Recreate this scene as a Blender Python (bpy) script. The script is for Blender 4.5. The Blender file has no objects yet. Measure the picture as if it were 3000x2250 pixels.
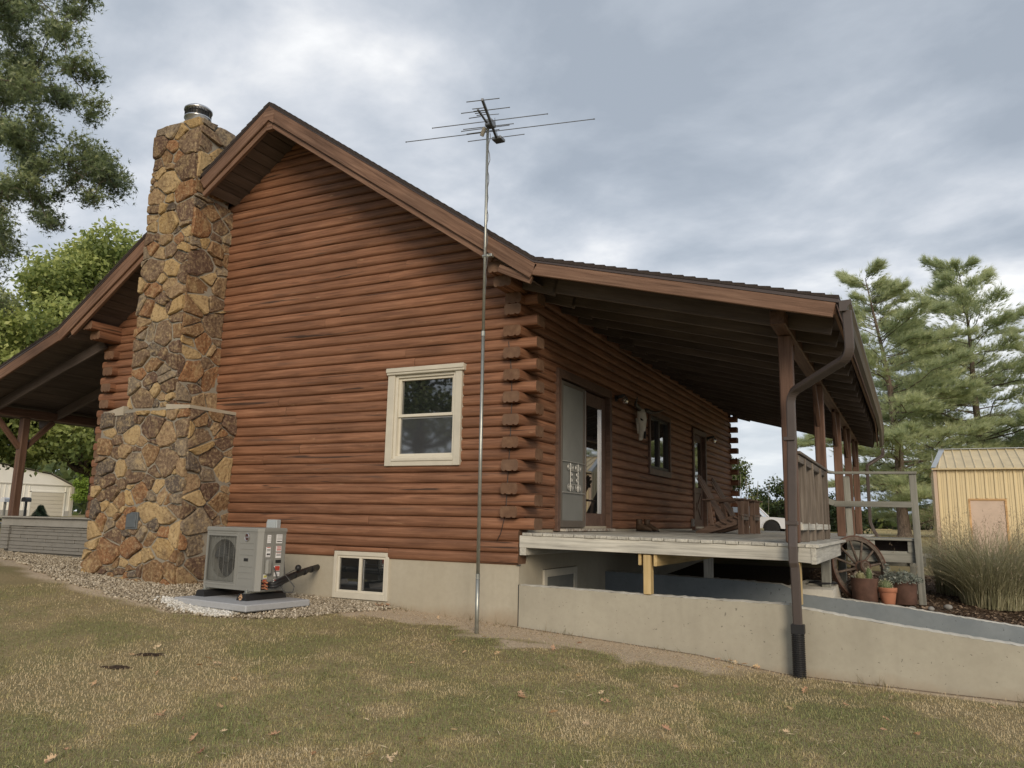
import bpy, math, random
import numpy as np
from mathutils import Matrix, Vector, Euler
R = math.radians
random.seed(7); rng = np.random.default_rng(11)
scene = bpy.context.scene
col = scene.collection

# ------------------------------------------------------------------ camera
cam_d = bpy.data.cameras.new('camera'); cam = bpy.data.objects.new('camera', cam_d); col.objects.link(cam)
yaw, pitch, roll = -0.4717, 0.1718, 0.0202
fw = Vector((math.sin(yaw)*math.cos(pitch), math.cos(yaw)*math.cos(pitch), math.sin(pitch)))
rt = Vector((math.cos(yaw), -math.sin(yaw), 0)); up = rt.cross(fw)
r2 = rt*math.cos(roll)+up*math.sin(roll); u2 = up*math.cos(roll)-rt*math.sin(roll)
CAM = Vector((4.547, -9.210, 0.578))
cam.matrix_world = Matrix(((r2.x,u2.x,-fw.x,CAM.x),(r2.y,u2.y,-fw.y,CAM.y),(r2.z,u2.z,-fw.z,CAM.z),(0,0,0,1)))
cam_d.sensor_width = 36; cam_d.lens = 36*2287.85/3000; cam_d.clip_start = .05; cam_d.clip_end = 3000
scene.camera = cam
# ------------------------------------------------------------------ sky and sun
SUN_AZ = R(146)      # compass angle from +Y, clockwise: behind the viewer, a little to the right
SUN_EL = R(22)
world = bpy.data.worlds.new('World'); scene.world = world; world.use_nodes = True
nt = world.node_tree; nt.nodes.clear()
def WN(t, **kw):
    n = nt.nodes.new(t)
    for k, v in kw.items():
        if k in n.inputs: n.inputs[k].default_value = v
        else: setattr(n, k, v)
    return n
sky = WN('ShaderNodeTexSky', sky_type='NISHITA', sun_disc=False, sun_elevation=SUN_EL, sun_rotation=SUN_AZ, air_density=1.0, dust_density=2.0)
tc = WN('ShaderNodeTexCoord'); sep = WN('ShaderNodeSeparateXYZ'); nt.links.new(tc.outputs['Generated'], sep.inputs[0])
zc = WN('ShaderNodeMath', operation='MAXIMUM'); nt.links.new(sep.outputs['Z'], zc.inputs[0]); zc.inputs[1].default_value = 0.0
za = WN('ShaderNodeMath', operation='ADD'); nt.links.new(zc.outputs[0], za.inputs[0]); za.inputs[1].default_value = 0.16
dx = WN('ShaderNodeMath', operation='DIVIDE'); nt.links.new(sep.outputs['X'], dx.inputs[0]); nt.links.new(za.outputs[0], dx.inputs[1])
dy = WN('ShaderNodeMath', operation='DIVIDE'); nt.links.new(sep.outputs['Y'], dy.inputs[0]); nt.links.new(za.outputs[0], dy.inputs[1])
cmb = WN('ShaderNodeCombineXYZ'); nt.links.new(dx.outputs[0], cmb.inputs[0]); nt.links.new(dy.outputs[0], cmb.inputs[1])
mp = WN('ShaderNodeMapping'); mp.inputs['Rotation'].default_value = (0,0,R(35)); mp.inputs['Scale'].default_value = (1.15,1.35,1); mp.inputs['Location'].default_value=(8.4,3.3,0)
nt.links.new(cmb.outputs[0], mp.inputs[0])
n1 = WN('ShaderNodeTexNoise', Scale=1.7, Detail=8.0, Roughness=.55, Distortion=.18); nt.links.new(mp.outputs[0], n1.inputs['Vector'])
n2 = WN('ShaderNodeTexNoise', Scale=.55, Detail=3.0, Roughness=.5, Distortion=.2); nt.links.new(mp.outputs[0], n2.inputs['Vector'])
mixn = WN('ShaderNodeMix', data_type='FLOAT'); mixn.inputs[0].default_value=.36
nt.links.new(n1.outputs[0], mixn.inputs[2]); nt.links.new(n2.outputs[0], mixn.inputs[3])
rmp = WN('ShaderNodeValToRGB'); e = rmp.color_ramp.elements
e[0].position=.36; e[0].color=(.335,.375,.43,1); e[1].position=.65; e[1].color=(.94,.94,.93,1)
for p_, c_ in ((.43,(.405,.445,.50,1)),(.49,(.495,.53,.58,1)),(.545,(.61,.635,.675,1)),(.595,(.76,.77,.785,1))):
    q = e.new(p_); q.color = c_
zsh = WN('ShaderNodeMath', operation='MULTIPLY_ADD'); nt.links.new(zc.outputs[0], zsh.inputs[0]); zsh.inputs[1].default_value=-.16; zsh.inputs[2].default_value=.045   # the deck is thicker overhead, broken low down
csh = WN('ShaderNodeMath', operation='ADD'); nt.links.new(mixn.outputs[0], csh.inputs[0]); nt.links.new(zsh.outputs[0], csh.inputs[1]); nt.links.new(csh.outputs[0], rmp.inputs[0])
# toward the horizon the cloud deck thins to pale blue
hz = WN('ShaderNodeMapRange'); hz.inputs['From Min'].default_value=.01; hz.inputs['From Max'].default_value=.17; nt.links.new(sep.outputs['Z'], hz.inputs['Value'])
lowc = WN('ShaderNodeValToRGB'); le = lowc.color_ramp.elements
le[0].position=.42; le[0].color=(.38,.48,.64,1); le[1].position=.62; le[1].color=(.66,.70,.75,1)
nlow = WN('ShaderNodeTexNoise', Scale=.9, Detail=5.0, Roughness=.5); 
mp2 = WN('ShaderNodeMapping'); mp2.inputs['Scale'].default_value=(1.2,1.2,7); nt.links.new(tc.outputs['Generated'], mp2.inputs[0]); nt.links.new(mp2.outputs[0], nlow.inputs['Vector'])
nt.links.new(nlow.outputs[0], lowc.inputs[0])
mixh = WN('ShaderNodeMix', data_type='RGBA'); nt.links.new(hz.outputs[0], mixh.inputs[0]); nt.links.new(lowc.outputs[0], mixh.inputs[6]); nt.links.new(rmp.outputs[0], mixh.inputs[7])
scl = WN('ShaderNodeVectorMath', operation='SCALE'); nt.links.new(mixh.outputs[2], scl.inputs[0]); scl.inputs['Scale'].default_value = 8.0
fin = WN('ShaderNodeMix', data_type='RGBA'); fin.inputs[0].default_value=.9; nt.links.new(sky.outputs[0], fin.inputs[6]); nt.links.new(scl.outputs[0], fin.inputs[7])
bg = WN('ShaderNodeBackground', Strength=.1); nt.links.new(fin.outputs[2], bg.inputs[0])
wo = WN('ShaderNodeOutputWorld'); nt.links.new(bg.outputs[0], wo.inputs[0])
sd = bpy.data.lights.new('sun', 'SUN'); so = bpy.data.objects.new('sun', sd); col.objects.link(so)
sd.energy = 1.5; sd.angle = R(24); sd.color = (1.0,.85,.66)
sdir = Vector((math.sin(SUN_AZ)*math.cos(SUN_EL), math.cos(SUN_AZ)*math.cos(SUN_EL), math.sin(SUN_EL)))
so.rotation_euler = sdir.to_track_quat('Z','Y').to_euler(); so.location = sdir*60
vs = scene.view_settings; vs.view_transform='Standard'; vs.look='None'; vs.exposure=0.62; vs.gamma=1.0; vs.use_curve_mapping=False
scene.render.engine='CYCLES'
try:
    scene.cycles.use_denoising=True; scene.cycles.max_bounces=8; scene.cycles.diffuse_bounces=5; scene.cycles.glossy_bounces=3; scene.cycles.transparent_max_bounces=6
except Exception: pass

# ------------------------------------------------------------------ helpers
MATS = {}
class Mt:
    """small node-graph builder"""
    def __init__(s, name, rough=.7, spec=.3, metal=0.0):
        s.m = bpy.data.materials.new(name); s.m.use_nodes = True; s.t = s.m.node_tree
        s.b = s.t.nodes['Principled BSDF']; s.b.inputs['Roughness'].default_value = rough
        s.b.inputs['Specular IOR Level'].default_value = spec; s.b.inputs['Metallic'].default_value = metal
        MATS[name] = s.m
    def n(s, t, **kw):
        n = s.t.nodes.new(t)
        for k, v in kw.items():
            if k in n.inputs: n.inputs[k].default_value = v
            else: setattr(n, k, v)
        return n
    def l(s, a, b): s.t.links.new(a, b)
    def coord(s, scale=(1,1,1), world=False, rnd=True):
        if world:
            o = s.n('ShaderNodeNewGeometry').outputs['Position']
        else:
            o = s.n('ShaderNodeTexCoord').outputs['Object']
            if rnd:
                oi = s.n('ShaderNodeObjectInfo'); v = s.n('ShaderNodeVectorMath', operation='SCALE'); v.inputs[0].default_value=(37.,91.,53.)
                s.l(oi.outputs['Random'], v.inputs['Scale']); a = s.n('ShaderNodeVectorMath', operation='ADD'); s.l(o, a.inputs[0]); s.l(v.outputs[0], a.inputs[1]); o = a.outputs[0]
        mp = s.n('ShaderNodeMapping'); mp.inputs['Scale'].default_value = scale; s.l(o, mp.inputs[0]); return mp.outputs[0]
    def noise(s, vec, scale, detail=4.0, rough=.55, dist=0.0):
        n = s.n('ShaderNodeTexNoise', Scale=scale, Detail=detail, Roughness=rough, Distortion=dist); s.l(vec, n.inputs['Vector']); return n.outputs['Fac']
    def ramp(s, fac, stops, const=False):
        r = s.n('ShaderNodeValToRGB'); el = r.color_ramp.elements
        if const: r.color_ramp.interpolation='CONSTANT'
        el[0].position, el[0].color = stops[0][0], (*stops[0][1],1); el[1].position, el[1].color = stops[-1][0], (*stops[-1][1],1)
        for p, c in stops[1:-1]:
            q = el.new(p); q.color = (*c,1)
        s.l(fac, r.inputs[0]); return r.outputs[0]
    def rng(s, fac, a, b, c=0.0, d=1.0):
        r = s.n('ShaderNodeMapRange'); s.l(fac, r.inputs['Value'])
        for k, v in (('From Min',a),('From Max',b),('To Min',c),('To Max',d)): r.inputs[k].default_value = v
        return r.outputs[0]
    def mix(s, fac, a, b, mode='MIX'):
        m = s.n('ShaderNodeMix', data_type='RGBA', blend_type=mode)
        for i, v in ((0,fac),(6,a),(7,b)):
            if hasattr(v, 'links') or isinstance(v, bpy.types.NodeSocket): s.l(v, m.inputs[i])
            elif i==0: m.inputs[0].default_value = v
            else: m.inputs[i].default_value = (*v,1)
        return m.outputs[2]
    def math(s, op, a, b):
        m = s.n('ShaderNodeMath', operation=op)
        for i, v in enumerate((a,b)):
            if isinstance(v, bpy.types.NodeSocket): s.l(v, m.inputs[i])
            else: m.inputs[i].default_value = v
        return m.outputs[0]
    def color(s, c):
        if isinstance(c, bpy.types.NodeSocket): s.l(c, s.b.inputs['Base Color'])
        else: s.b.inputs['Base Color'].default_value = (*c,1)
    def rough(s, c): s.l(c, s.b.inputs['Roughness'])
    def bump(s, h, strength=.4, dist=.01):
        b = s.n('ShaderNodeBump'); b.inputs['Strength'].default_value=strength; b.inputs['Distance'].default_value=dist
        s.l(h, b.inputs['Height']); s.l(b.outputs[0], s.b.inputs['Normal'])
    def objrnd(s): return s.n('ShaderNodeObjectInfo').outputs['Random']
    def attr(s, name): return s.n('ShaderNodeAttribute', attribute_name=name).outputs['Color']

def wood(name, c_dark, c_mid, c_light, rough=.62, gscale=26, bump=.35, worn=None, worn_amt=.62, rnd=.35, spec=.3, streak=None):
    m = Mt(name, rough, spec)
    v = m.coord((1.0, gscale, gscale)); g = m.noise(v, 1.3, 6, .62, .55)
    v2 = m.coord((.9,3,3)); lo = m.noise(v2, 1.1, 4, .55)
    c = m.ramp(g, [(.28,c_dark),(.5,c_mid),(.74,c_light)])
    tone = m.rng(m.objrnd(), 0, 1, 1-rnd, 1+rnd*.6)
    lo2 = m.rng(lo, .25, .75, .68, 1.28)
    k = m.math('MULTIPLY', tone, lo2)
    vm = m.n('ShaderNodeVectorMath', operation='SCALE'); m.l(c, vm.inputs[0]); m.l(k, vm.inputs['Scale']); c = vm.outputs[0]
    if worn:
        v3 = m.coord((1.6,9,9)); w = m.noise(v3, 1.6, 7, .68); f = m.rng(w, worn_amt, worn_amt+.10, 0, .75)
        c = m.mix(f, c, worn)
    if streak:
        v4 = m.coord((.9,14,14)); w = m.noise(v4, 1.2, 6, .62, .4); f = m.rng(w, .60, .74, 0, .75); c = m.mix(f, c, streak)
        v5 = m.coord((.8,30,30)); w5 = m.noise(v5, .8, 3, .5, .6); f5 = m.rng(w5, .655, .69, 0, .85); c = m.mix(f5, c, tuple(x*.35 for x in streak))
    m.color(c); m.bump(g, bump, .006); return m.m
def plain(name, c, rough=.6, spec=.3, metal=0, var=.12, nscale=9, bump=0):
    m = Mt(name, rough, spec, metal)
    if var:
        v = m.coord((1,1,1)); n = m.noise(v, nscale, 5, .6); m.color(m.ramp(n, [(.3,tuple(x*(1-var) for x in c)),(.7,tuple(min(1,x*(1+var)) for x in c))]))
        if bump: m.bump(n, bump, .01)
    else: m.color(c)
    return m.m

STAIN = wood('log_stain', (.120,.054,.030),(.218,.103,.057),(.315,.164,.096), .6, 24, .7, worn=(.44,.29,.165), worn_amt=.655, rnd=.11, streak=(.10,.066,.050))
STAIN_P = STAIN
TRIM = wood('fascia_stain', (.088,.048,.030),(.178,.102,.067),(.255,.158,.108), .7, 30, .6, worn=(.30,.22,.17), worn_amt=.73, rnd=.12)
SOFFIT = wood('soffit_stain', (.085,.066,.058),(.12,.095,.084),(.155,.125,.112), .75, 20, .4, rnd=.2)
POSTW = wood('post_stain', (.080,.044,.030),(.142,.080,.054),(.20,.118,.083), .6, 22, .4, rnd=.15)
DOORW = wood('door_stain', (.075,.045,.034),(.115,.070,.052),(.15,.095,.07), .5, 22, .25, rnd=.1)
BOARDG = wood('weathered_grey_paint', (.27,.26,.23),(.44,.425,.375),(.55,.535,.475), .8, 26, .6, worn=(.20,.17,.14), worn_amt=.66, rnd=.14)
STAIRG = wood('grey_stair_paint', (.16,.16,.14),(.235,.235,.205),(.29,.285,.25), .7, 26, .35, rnd=.1)
NEWWOOD = wood('treated_lumber', (.34,.24,.10),(.50,.37,.18),(.60,.47,.26), .75, 20, .4, worn=(.26,.15,.07), worn_amt=.70, rnd=.12)
RAILW = wood('weathered_brown_rail', (.080,.066,.053),(.15,.125,.102),(.25,.215,.18), .78, 24, .5, rnd=.3)
CHAIRW = wood('chair_wood', (.075,.048,.036),(.13,.085,.063),(.20,.138,.105), .55, 22, .3, rnd=.15)
def end_grain():
    m = Mt('log_end_grain', .8, .2); v = m.coord((1,1,1)); n = m.noise(v, 9, 5, .6); w = m.n('ShaderNodeTexWave', wave_type='RINGS', rings_direction='X', Scale=26.0, Distortion=3.0, Detail=2.0)
    m.l(m.n('ShaderNodeTexCoord').outputs['Object'], w.inputs['Vector'])
    c = m.mix(.35, m.ramp(n, [(.3,(.075,.040,.025)),(.55,(.15,.085,.052)),(.75,(.23,.145,.09))]), m.ramp(w.outputs[0], [(0,(.10,.05,.03)),(1,(.24,.14,.085))]))
    c = m.mix(m.rng(m.objrnd(),0,1,0,.35), c, (.17,.12,.09)); m.color(c); m.bump(n,.5,.01); return m.m
ENDG = end_grain()
def concrete(name, a, b, pits=True, world=False, splash=None):
    m = Mt(name, .85, .25); v = m.coord((1,1,1), world=world, rnd=False); n = m.noise(v, 1.3, 6, .6); c = m.ramp(n, [(.3,a),(.7,b)])
    n3 = m.noise(v, 14, 4, .6); c = m.mix(m.rng(n3,.4,.75,0,.22), c, tuple(x*.72 for x in a))
    if pits:
        n2 = m.noise(v, 34, 1.5, .4); c = m.mix(m.rng(n2,.735,.76,0,.7), c, tuple(x*.35 for x in a))
    if splash is not None:   # soil thrown up by rain along the foot of the wall
        z_=m.n('ShaderNodeSeparateXYZ'); m.l(m.n('ShaderNodeNewGeometry').outputs['Position'],z_.inputs[0]); n4=m.noise(v,2.6,6,.65)
        hgt=m.math('ADD',z_.outputs['Z'],m.math('MULTIPLY',n4,-.34)); c=m.mix(m.rng(hgt,splash-.28,splash-.12,.55,0),c,(.27,.195,.125))
        n5=m.noise(m.coord((3.2,3.2,.35),world=world,rnd=False),1.0,5,.6); c=m.mix(m.rng(n5,.52,.72,0,.22),c,tuple(x*.62 for x in a))
    m.color(c); m.bump(n3, .18, .008); return m.m
CONC = concrete('painted_concrete', (.335,.31,.25),(.395,.37,.30), splash=-.97)
CONCT = concrete('rough_concrete_top', (.42,.40,.34),(.62,.60,.54))
CONCB = concrete('blue_grey_painted_concrete', (.17,.195,.21),(.235,.26,.27))
FOUND = concrete('foundation_paint', (.37,.335,.262),(.42,.385,.308), pits=False, splash=-.60)
def stone_mat():
    m = Mt('fieldstone', .85, .2); r = m.objrnd()
    base = m.ramp(r, [(0,(0.215,0.127,0.066)),(.12,(0.129,0.082,0.056)),(.22,(0.378,0.258,0.121)),(.33,(0.107,0.086,0.072)),(.43,(0.249,0.127,0.062)),(.53,(0.181,0.123,0.082)),(.62,(0.396,0.283,0.148)),(.72,(0.129,0.080,0.058)),(.81,(0.284,0.193,0.113)),(.90,(0.206,0.164,0.121))], const=True)
    v = m.coord((1,1,1)); n = m.noise(v, 5, 5, .65, .3); n2 = m.noise(v, 22, 5, .7); n3 = m.noise(v, 2.6, 3, .5)
    c = m.mix(m.rng(n,.52,.68,0,.6), base, (.43,.32,.17)); c = m.mix(m.rng(n3,.54,.7,0,.6), c, (.12,.075,.05))
    c = m.mix(m.rng(n2,.5,.68,0,.65), c, (.46,.36,.215)); c = m.mix(m.rng(n2,.47,.30,0,.85), c, (.06,.042,.032))
    m.color(c); h = m.math('ADD', m.math('MULTIPLY', n2, .5), n); m.bump(h, .95, .03); return m.m
STONE = stone_mat()
MORTAR = concrete('mortar', (.215,.195,.16),(.33,.305,.255), pits=False)
TRIMP = plain('cream_trim_paint', (.53,.50,.42), .55, .35, var=.07, nscale=4)
VINYL = plain('window_vinyl', (.60,.565,.475), .4, .4, var=.04)
METALB = plain('brown_gutter_metal', (.068,.053,.047), .45, .5, var=.08)
DARKMET = plain('black_metal', (.02,.02,.02), .4, .5, var=.1)
GALV = plain('galvanized_steel', (.36,.37,.34), .42, .5, .75, var=.15, nscale=14)
STEEL = plain('stainless_steel', (.60,.60,.60), .28, .5, .95, var=.05)
ALU = plain('weathered_aluminium', (.20,.21,.22), .45, .5, .6, var=.12)
SHINGLE = plain('asphalt_shingle', (.045,.036,.032), .9, .2, var=.3, nscale=60)
DRIP = plain('drip_edge_metal', (.062,.045,.040), .4, .5, var=.06)
ACGREY = plain('unit_grey_paint', (.225,.225,.208), .48, .4, var=.04, nscale=5)
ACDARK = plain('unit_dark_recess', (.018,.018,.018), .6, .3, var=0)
BLACK = plain('black_plastic', (.016,.016,.017), .5, .4, var=.15)
WHITE = plain('white_label', (.72,.72,.72), .5, .3, var=0)
RED = plain('red_print', (.45,.05,.03), .5, .3, var=0)
INK = plain('black_print', (.03,.03,.03), .5, .3, var=0)
PAD = plain('grey_equipment_pad', (.36,.37,.385), .7, .3, var=.06, nscale=20)
COPPER = plain('copper_pipe', (.42,.17,.09), .4, .5, .7, var=.2)
TERRA = plain('terracotta', (.36,.15,.085), .75, .25, var=.1, nscale=8)
RUST = plain('rusted_steel', (.095,.052,.038), .8, .25, var=.3, nscale=7, bump=.2)
BONE = plain('bleached_bone', (.55,.52,.45), .7, .3, var=.15, nscale=16, bump=.3)
HORN = plain('dark_horn', (.04,.033,.028), .5, .4, var=.3)
LEATHER = plain('brown_boot_leather', (.055,.035,.022), .65, .3, var=.3, nscale=20, bump=.3)
CASTGREY = concrete('stacked_stone_veneer', (.16,.155,.14),(.25,.24,.22), pits=False)
CAPGREY = concrete('grey_cap', (.24,.235,.215),(.31,.30,.275), pits=False)
def glass(name, c=(.012,.014,.015), rough=.02, spec=1.0):
    m = Mt(name, rough, spec); m.color(c); m.b.inputs['IOR'].default_value=1.55; m.b.inputs['Coat Weight'].default_value=1.0; m.b.inputs['Coat IOR'].default_value=2.0; m.b.inputs['Coat Roughness'].default_value=rough
    n = m.noise(m.coord((1,1,1)), 2.2, 2, .5, 1.0); m.bump(n, .012, .02); return m.m
GLASS = glass('window_glass')
SCREEN = plain('insect_screen', (.17,.175,.165), .55, .4, var=.1, nscale=3)
SCREEND = plain('dark_window_screen', (.055,.058,.062), .35, .6, var=.12, nscale=2)
CURT = plain('pale_blind', (.33,.34,.35), .6, .3, var=.06)

def link(o, parent=None):
    col.objects.link(o)
    if parent is not None: o.parent = parent
    return o
def tag(o, label=None, cat=None, group=None, kind=None):
    if label: o['label'] = label
    if cat: o['category'] = cat
    if group: o['group'] = group
    if kind: o['kind'] = kind
    return o
def empty(name, loc=(0,0,0), rz=0, label=None, cat=None, group=None):
    o = bpy.data.objects.new(name, None); o.empty_display_size = .2; col.objects.link(o)
    o.location = loc; o.rotation_euler = (0,0,rz); return tag(o, label, cat, group)
def copy_tree(o, parent=None):
    c = o.copy(); col.objects.link(c); c.parent = parent
    for ch in list(o.children): copy_tree(ch, c)
    return c

class MB:
    def __init__(s): s.v=[]; s.f=[]; s.mi=[]; s.cur=0; s.sm=[]; s.smooth=False
    def add(s, v, f):
        b = len(s.v); s.v.extend([tuple(x) for x in v]); s.f.extend([tuple(i+b for i in q) for q in f]); s.mi.extend([s.cur]*len(f)); s.sm.extend([s.smooth]*len(f)); return s
    def box(s, x0, x1, y0, y1, z0, z1, b=0.0, M=None):
        v, f = cbox_geo(x1-x0, y1-y0, z1-z0, b); c = Vector(((x0+x1)/2,(y0+y1)/2,(z0+z1)/2))
        v = [Vector(p)+c for p in v]
        if M is not None: v = [M@p for p in v]
        return s.add(v, f)
    def prism(s, poly, d0, d1, axis='y'):
        """poly of 2-D points extruded along an axis: y -> (x,z), x -> (y,z), z -> (x,y)"""
        n = len(poly)
        def P(p, d): return {'y':(p[0],d,p[1]), 'x':(d,p[0],p[1]), 'z':(p[0],p[1],d)}[axis]
        v = [P(p,d0) for p in poly]+[P(p,d1) for p in poly]
        f = [tuple(range(n))[::-1], tuple(range(n,2*n))]+[(i,(i+1)%n,n+(i+1)%n,n+i) for i in range(n)]
        return s.add(v, f)
    def tube(s, pts, r, n=8, cap=True):
        pts = [Vector(p) for p in pts]; k = len(pts); rs = r if isinstance(r,(list,tuple)) else [r]*k
        v=[]; f=[]; prev=None
        for i,p in enumerate(pts):
            d = (pts[min(i+1,k-1)]-pts[max(i-1,0)])
            if d.length < 1e-9: d = Vector((0,0,1))
            d.normalize()
            if prev is None:
                a = Vector((0,0,1)) if abs(d.z)<.9 else Vector((1,0,0)); x = d.cross(a).normalized()
            else:
                x = prev-d*prev.dot(d); x = x.normalized() if x.length>1e-6 else d.orthogonal().normalized()
            prev = x; y = d.cross(x)
            for j in range(n):
                t = 2*math.pi*j/n; v.append(p+(x*math.cos(t)+y*math.sin(t))*rs[i])
        for i in range(k-1):
            for j in range(n):
                a=i*n+j; b=i*n+(j+1)%n; f.append((a,b,b+n,a+n))
        if cap: f.append(tuple(range(n))[::-1]); f.append(tuple(range((k-1)*n,k*n)))
        return s.add(v,f)
    def lathe(s, prof, c=(0,0,0), n=20, cap=True):
        v=[]; f=[]; k=len(prof)
        for r,z in prof:
            for j in range(n):
                t=2*math.pi*j/n; v.append((c[0]+r*math.cos(t), c[1]+r*math.sin(t), c[2]+z))
        for i in range(k-1):
            for j in range(n):
                a=i*n+j; b=i*n+(j+1)%n; f.append((a,b,b+n,a+n))
        if cap: f.append(tuple(range(n))[::-1]); f.append(tuple(range((k-1)*n,k*n)))
        return s.add(v,f)
    def quad(s,a,b,c,d): return s.add([a,b,c,d],[(0,1,2,3)])
    def mesh(s, name):
        me = bpy.data.meshes.new(name); me.from_pydata([tuple(p) for p in s.v], [], s.f)
        me.polygons.foreach_set('material_index', s.mi); me.polygons.foreach_set('use_smooth', s.sm); me.update(); return me
    def build(s, name, mat, parent=None, loc=(0,0,0), rot=(0,0,0)):
        me = s.mesh(name)
        for m in (mat if isinstance(mat,(list,tuple)) else [mat]): me.materials.append(m)
        o = bpy.data.objects.new(name, me); link(o, parent); o.location = loc; o.rotation_euler = rot; return o
def cbox_geo(lx, ly, lz, b):
    hx,hy,hz = lx/2,ly/2,lz/2
    if b<=0:
        v=[(-hx,-hy,-hz),(hx,-hy,-hz),(hx,hy,-hz),(-hx,hy,-hz),(-hx,-hy,hz),(hx,-hy,hz),(hx,hy,hz),(-hx,hy,hz)]
        return v,[(0,3,2,1),(4,5,6,7),(0,1,5,4),(1,2,6,5),(2,3,7,6),(3,0,4,7)]
    v=[]; idx={}
    for sx in (-1,1):
        for sy in (-1,1):
            for sz in (-1,1):
                for ax in range(3):
                    p=[sx*hx,sy*hy,sz*hz]
                    for a2 in range(3):
                        if a2!=ax: p[a2]-= (sx,sy,sz)[a2]*b
                    idx[(sx,sy,sz,ax)]=len(v); v.append(tuple(p))
    f=[]
    def face(ax,sg):
        o=[a for a in range(3) if a!=ax]; q=[]
        for s1,s2 in ((-1,-1),(1,-1),(1,1),(-1,1)):
            s=[0,0,0]; s[ax]=sg; s[o[0]]=s1; s[o[1]]=s2; q.append(idx[(*s,ax)])
        fl = sg if ax!=1 else -sg
        return tuple(q) if fl>0 else tuple(q[::-1])
    for ax in range(3):
        for sg in (-1,1): f.append(face(ax,sg))
    for ax in range(3):
        o=[a for a in range(3) if a!=ax]
        for s1 in (-1,1):
            for s2 in (-1,1):
                q=[]
                for sa,fx in ((-1,o[0]),(-1,o[1]),(1,o[1]),(1,o[0])):
                    s=[0,0,0]; s[ax]=sa; s[o[0]]=s1; s[o[1]]=s2; q.append(idx[(*s,fx)])
                f.append(tuple(q))
    for sx in (-1,1):
        for sy in (-1,1):
            for sz in (-1,1): f.append(tuple(idx[(sx,sy,sz,a)] for a in range(3)))
    return v,f
_bc = {}
def frame_rot(d, upv=(0,0,1)):
    x = Vector(d).normalized(); u = Vector(upv); y = u.cross(x)
    if y.length<1e-5: y = Vector((0,1,0)).cross(x)
    y.normalize(); z = x.cross(y); return Matrix((x,y,z)).transposed()
def board(name, p0, p1, w, h, mat, parent=None, b=.005, upv=(0,0,1), wav=0):
    """a plank from p0 to p1; local X runs along it, w is its width (local Y), h its height (local Z)"""
    p0=Vector(p0); p1=Vector(p1); L=(p1-p0).length; key=(round(L,3),round(w,3),round(h,3),b,mat.name)
    me=_bc.get(key)
    if me is None:
        v,f=cbox_geo(L,w,h,min(b,w*.3,h*.3)); me=bpy.data.meshes.new(name); me.from_pydata(v,[],f); me.materials.append(mat); me.update(); _bc[key]=me
    o=bpy.data.objects.new(name,me); link(o,parent); o.location=(p0+p1)/2; o.rotation_euler=frame_rot(p1-p0,upv).to_euler(); return o
def lerp(a,b,t): return a+(b-a)*t
def sstep(a,b,x):
    t=np.clip((np.asarray(x,float)-a)/(b-a),0,1); return t*t*(3-2*t)
_nt = rng.random((256,256))
def vnoise(x,y):
    x=np.asarray(x,float); y=np.asarray(y,float); xi=np.floor(x).astype(int); yi=np.floor(y).astype(int); fx=x-xi; fy=y-yi
    fx=fx*fx*(3-2*fx); fy=fy*fy*(3-2*fy); g=lambda a,b:_nt[a%256,b%256]
    return (g(xi,yi)*(1-fx)+g(xi+1,yi)*fx)*(1-fy)+(g(xi,yi+1)*(1-fx)+g(xi+1,yi+1)*fx)*fy
def fbm(x,y,o=4):
    s=0;a=.5
    for i in range(o): s=s+a*vnoise(np.asarray(x)*2**i+i*17.3,np.asarray(y)*2**i+i*9.1); a*=.5
    return s/(1-.5**o)
def rand_rot(n, tilt=None):
    """random rotation matrices (n,3,3)"""
    q=rng.normal(size=(n,4)); q/=np.linalg.norm(q,axis=1)[:,None]; w,x,y,z=q.T
    return np.stack([np.stack([1-2*(y*y+z*z),2*(x*y-z*w),2*(x*z+y*w)],1),np.stack([2*(x*y+z*w),1-2*(x*x+z*z),2*(y*z-x*w)],1),np.stack([2*(x*z-y*w),2*(y*z+x*w),1-2*(x*x+y*y)],1)],1)
def align_rot(d, spin=None):
    """rotation matrices taking +Z to the unit vectors d"""
    d=d/np.linalg.norm(d,axis=1)[:,None]; a=np.where(np.abs(d[:,2:3])<.9,np.array([[0,0,1.]]),np.array([[1.,0,0]])); x=np.cross(a,d); x/=np.linalg.norm(x,axis=1)[:,None]; y=np.cross(d,x)
    t=rng.random(len(d))*2*np.pi if spin is None else spin; c,s=np.cos(t)[:,None],np.sin(t)[:,None]
    return np.stack([x*c+y*s,-x*s+y*c,d],2)
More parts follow.
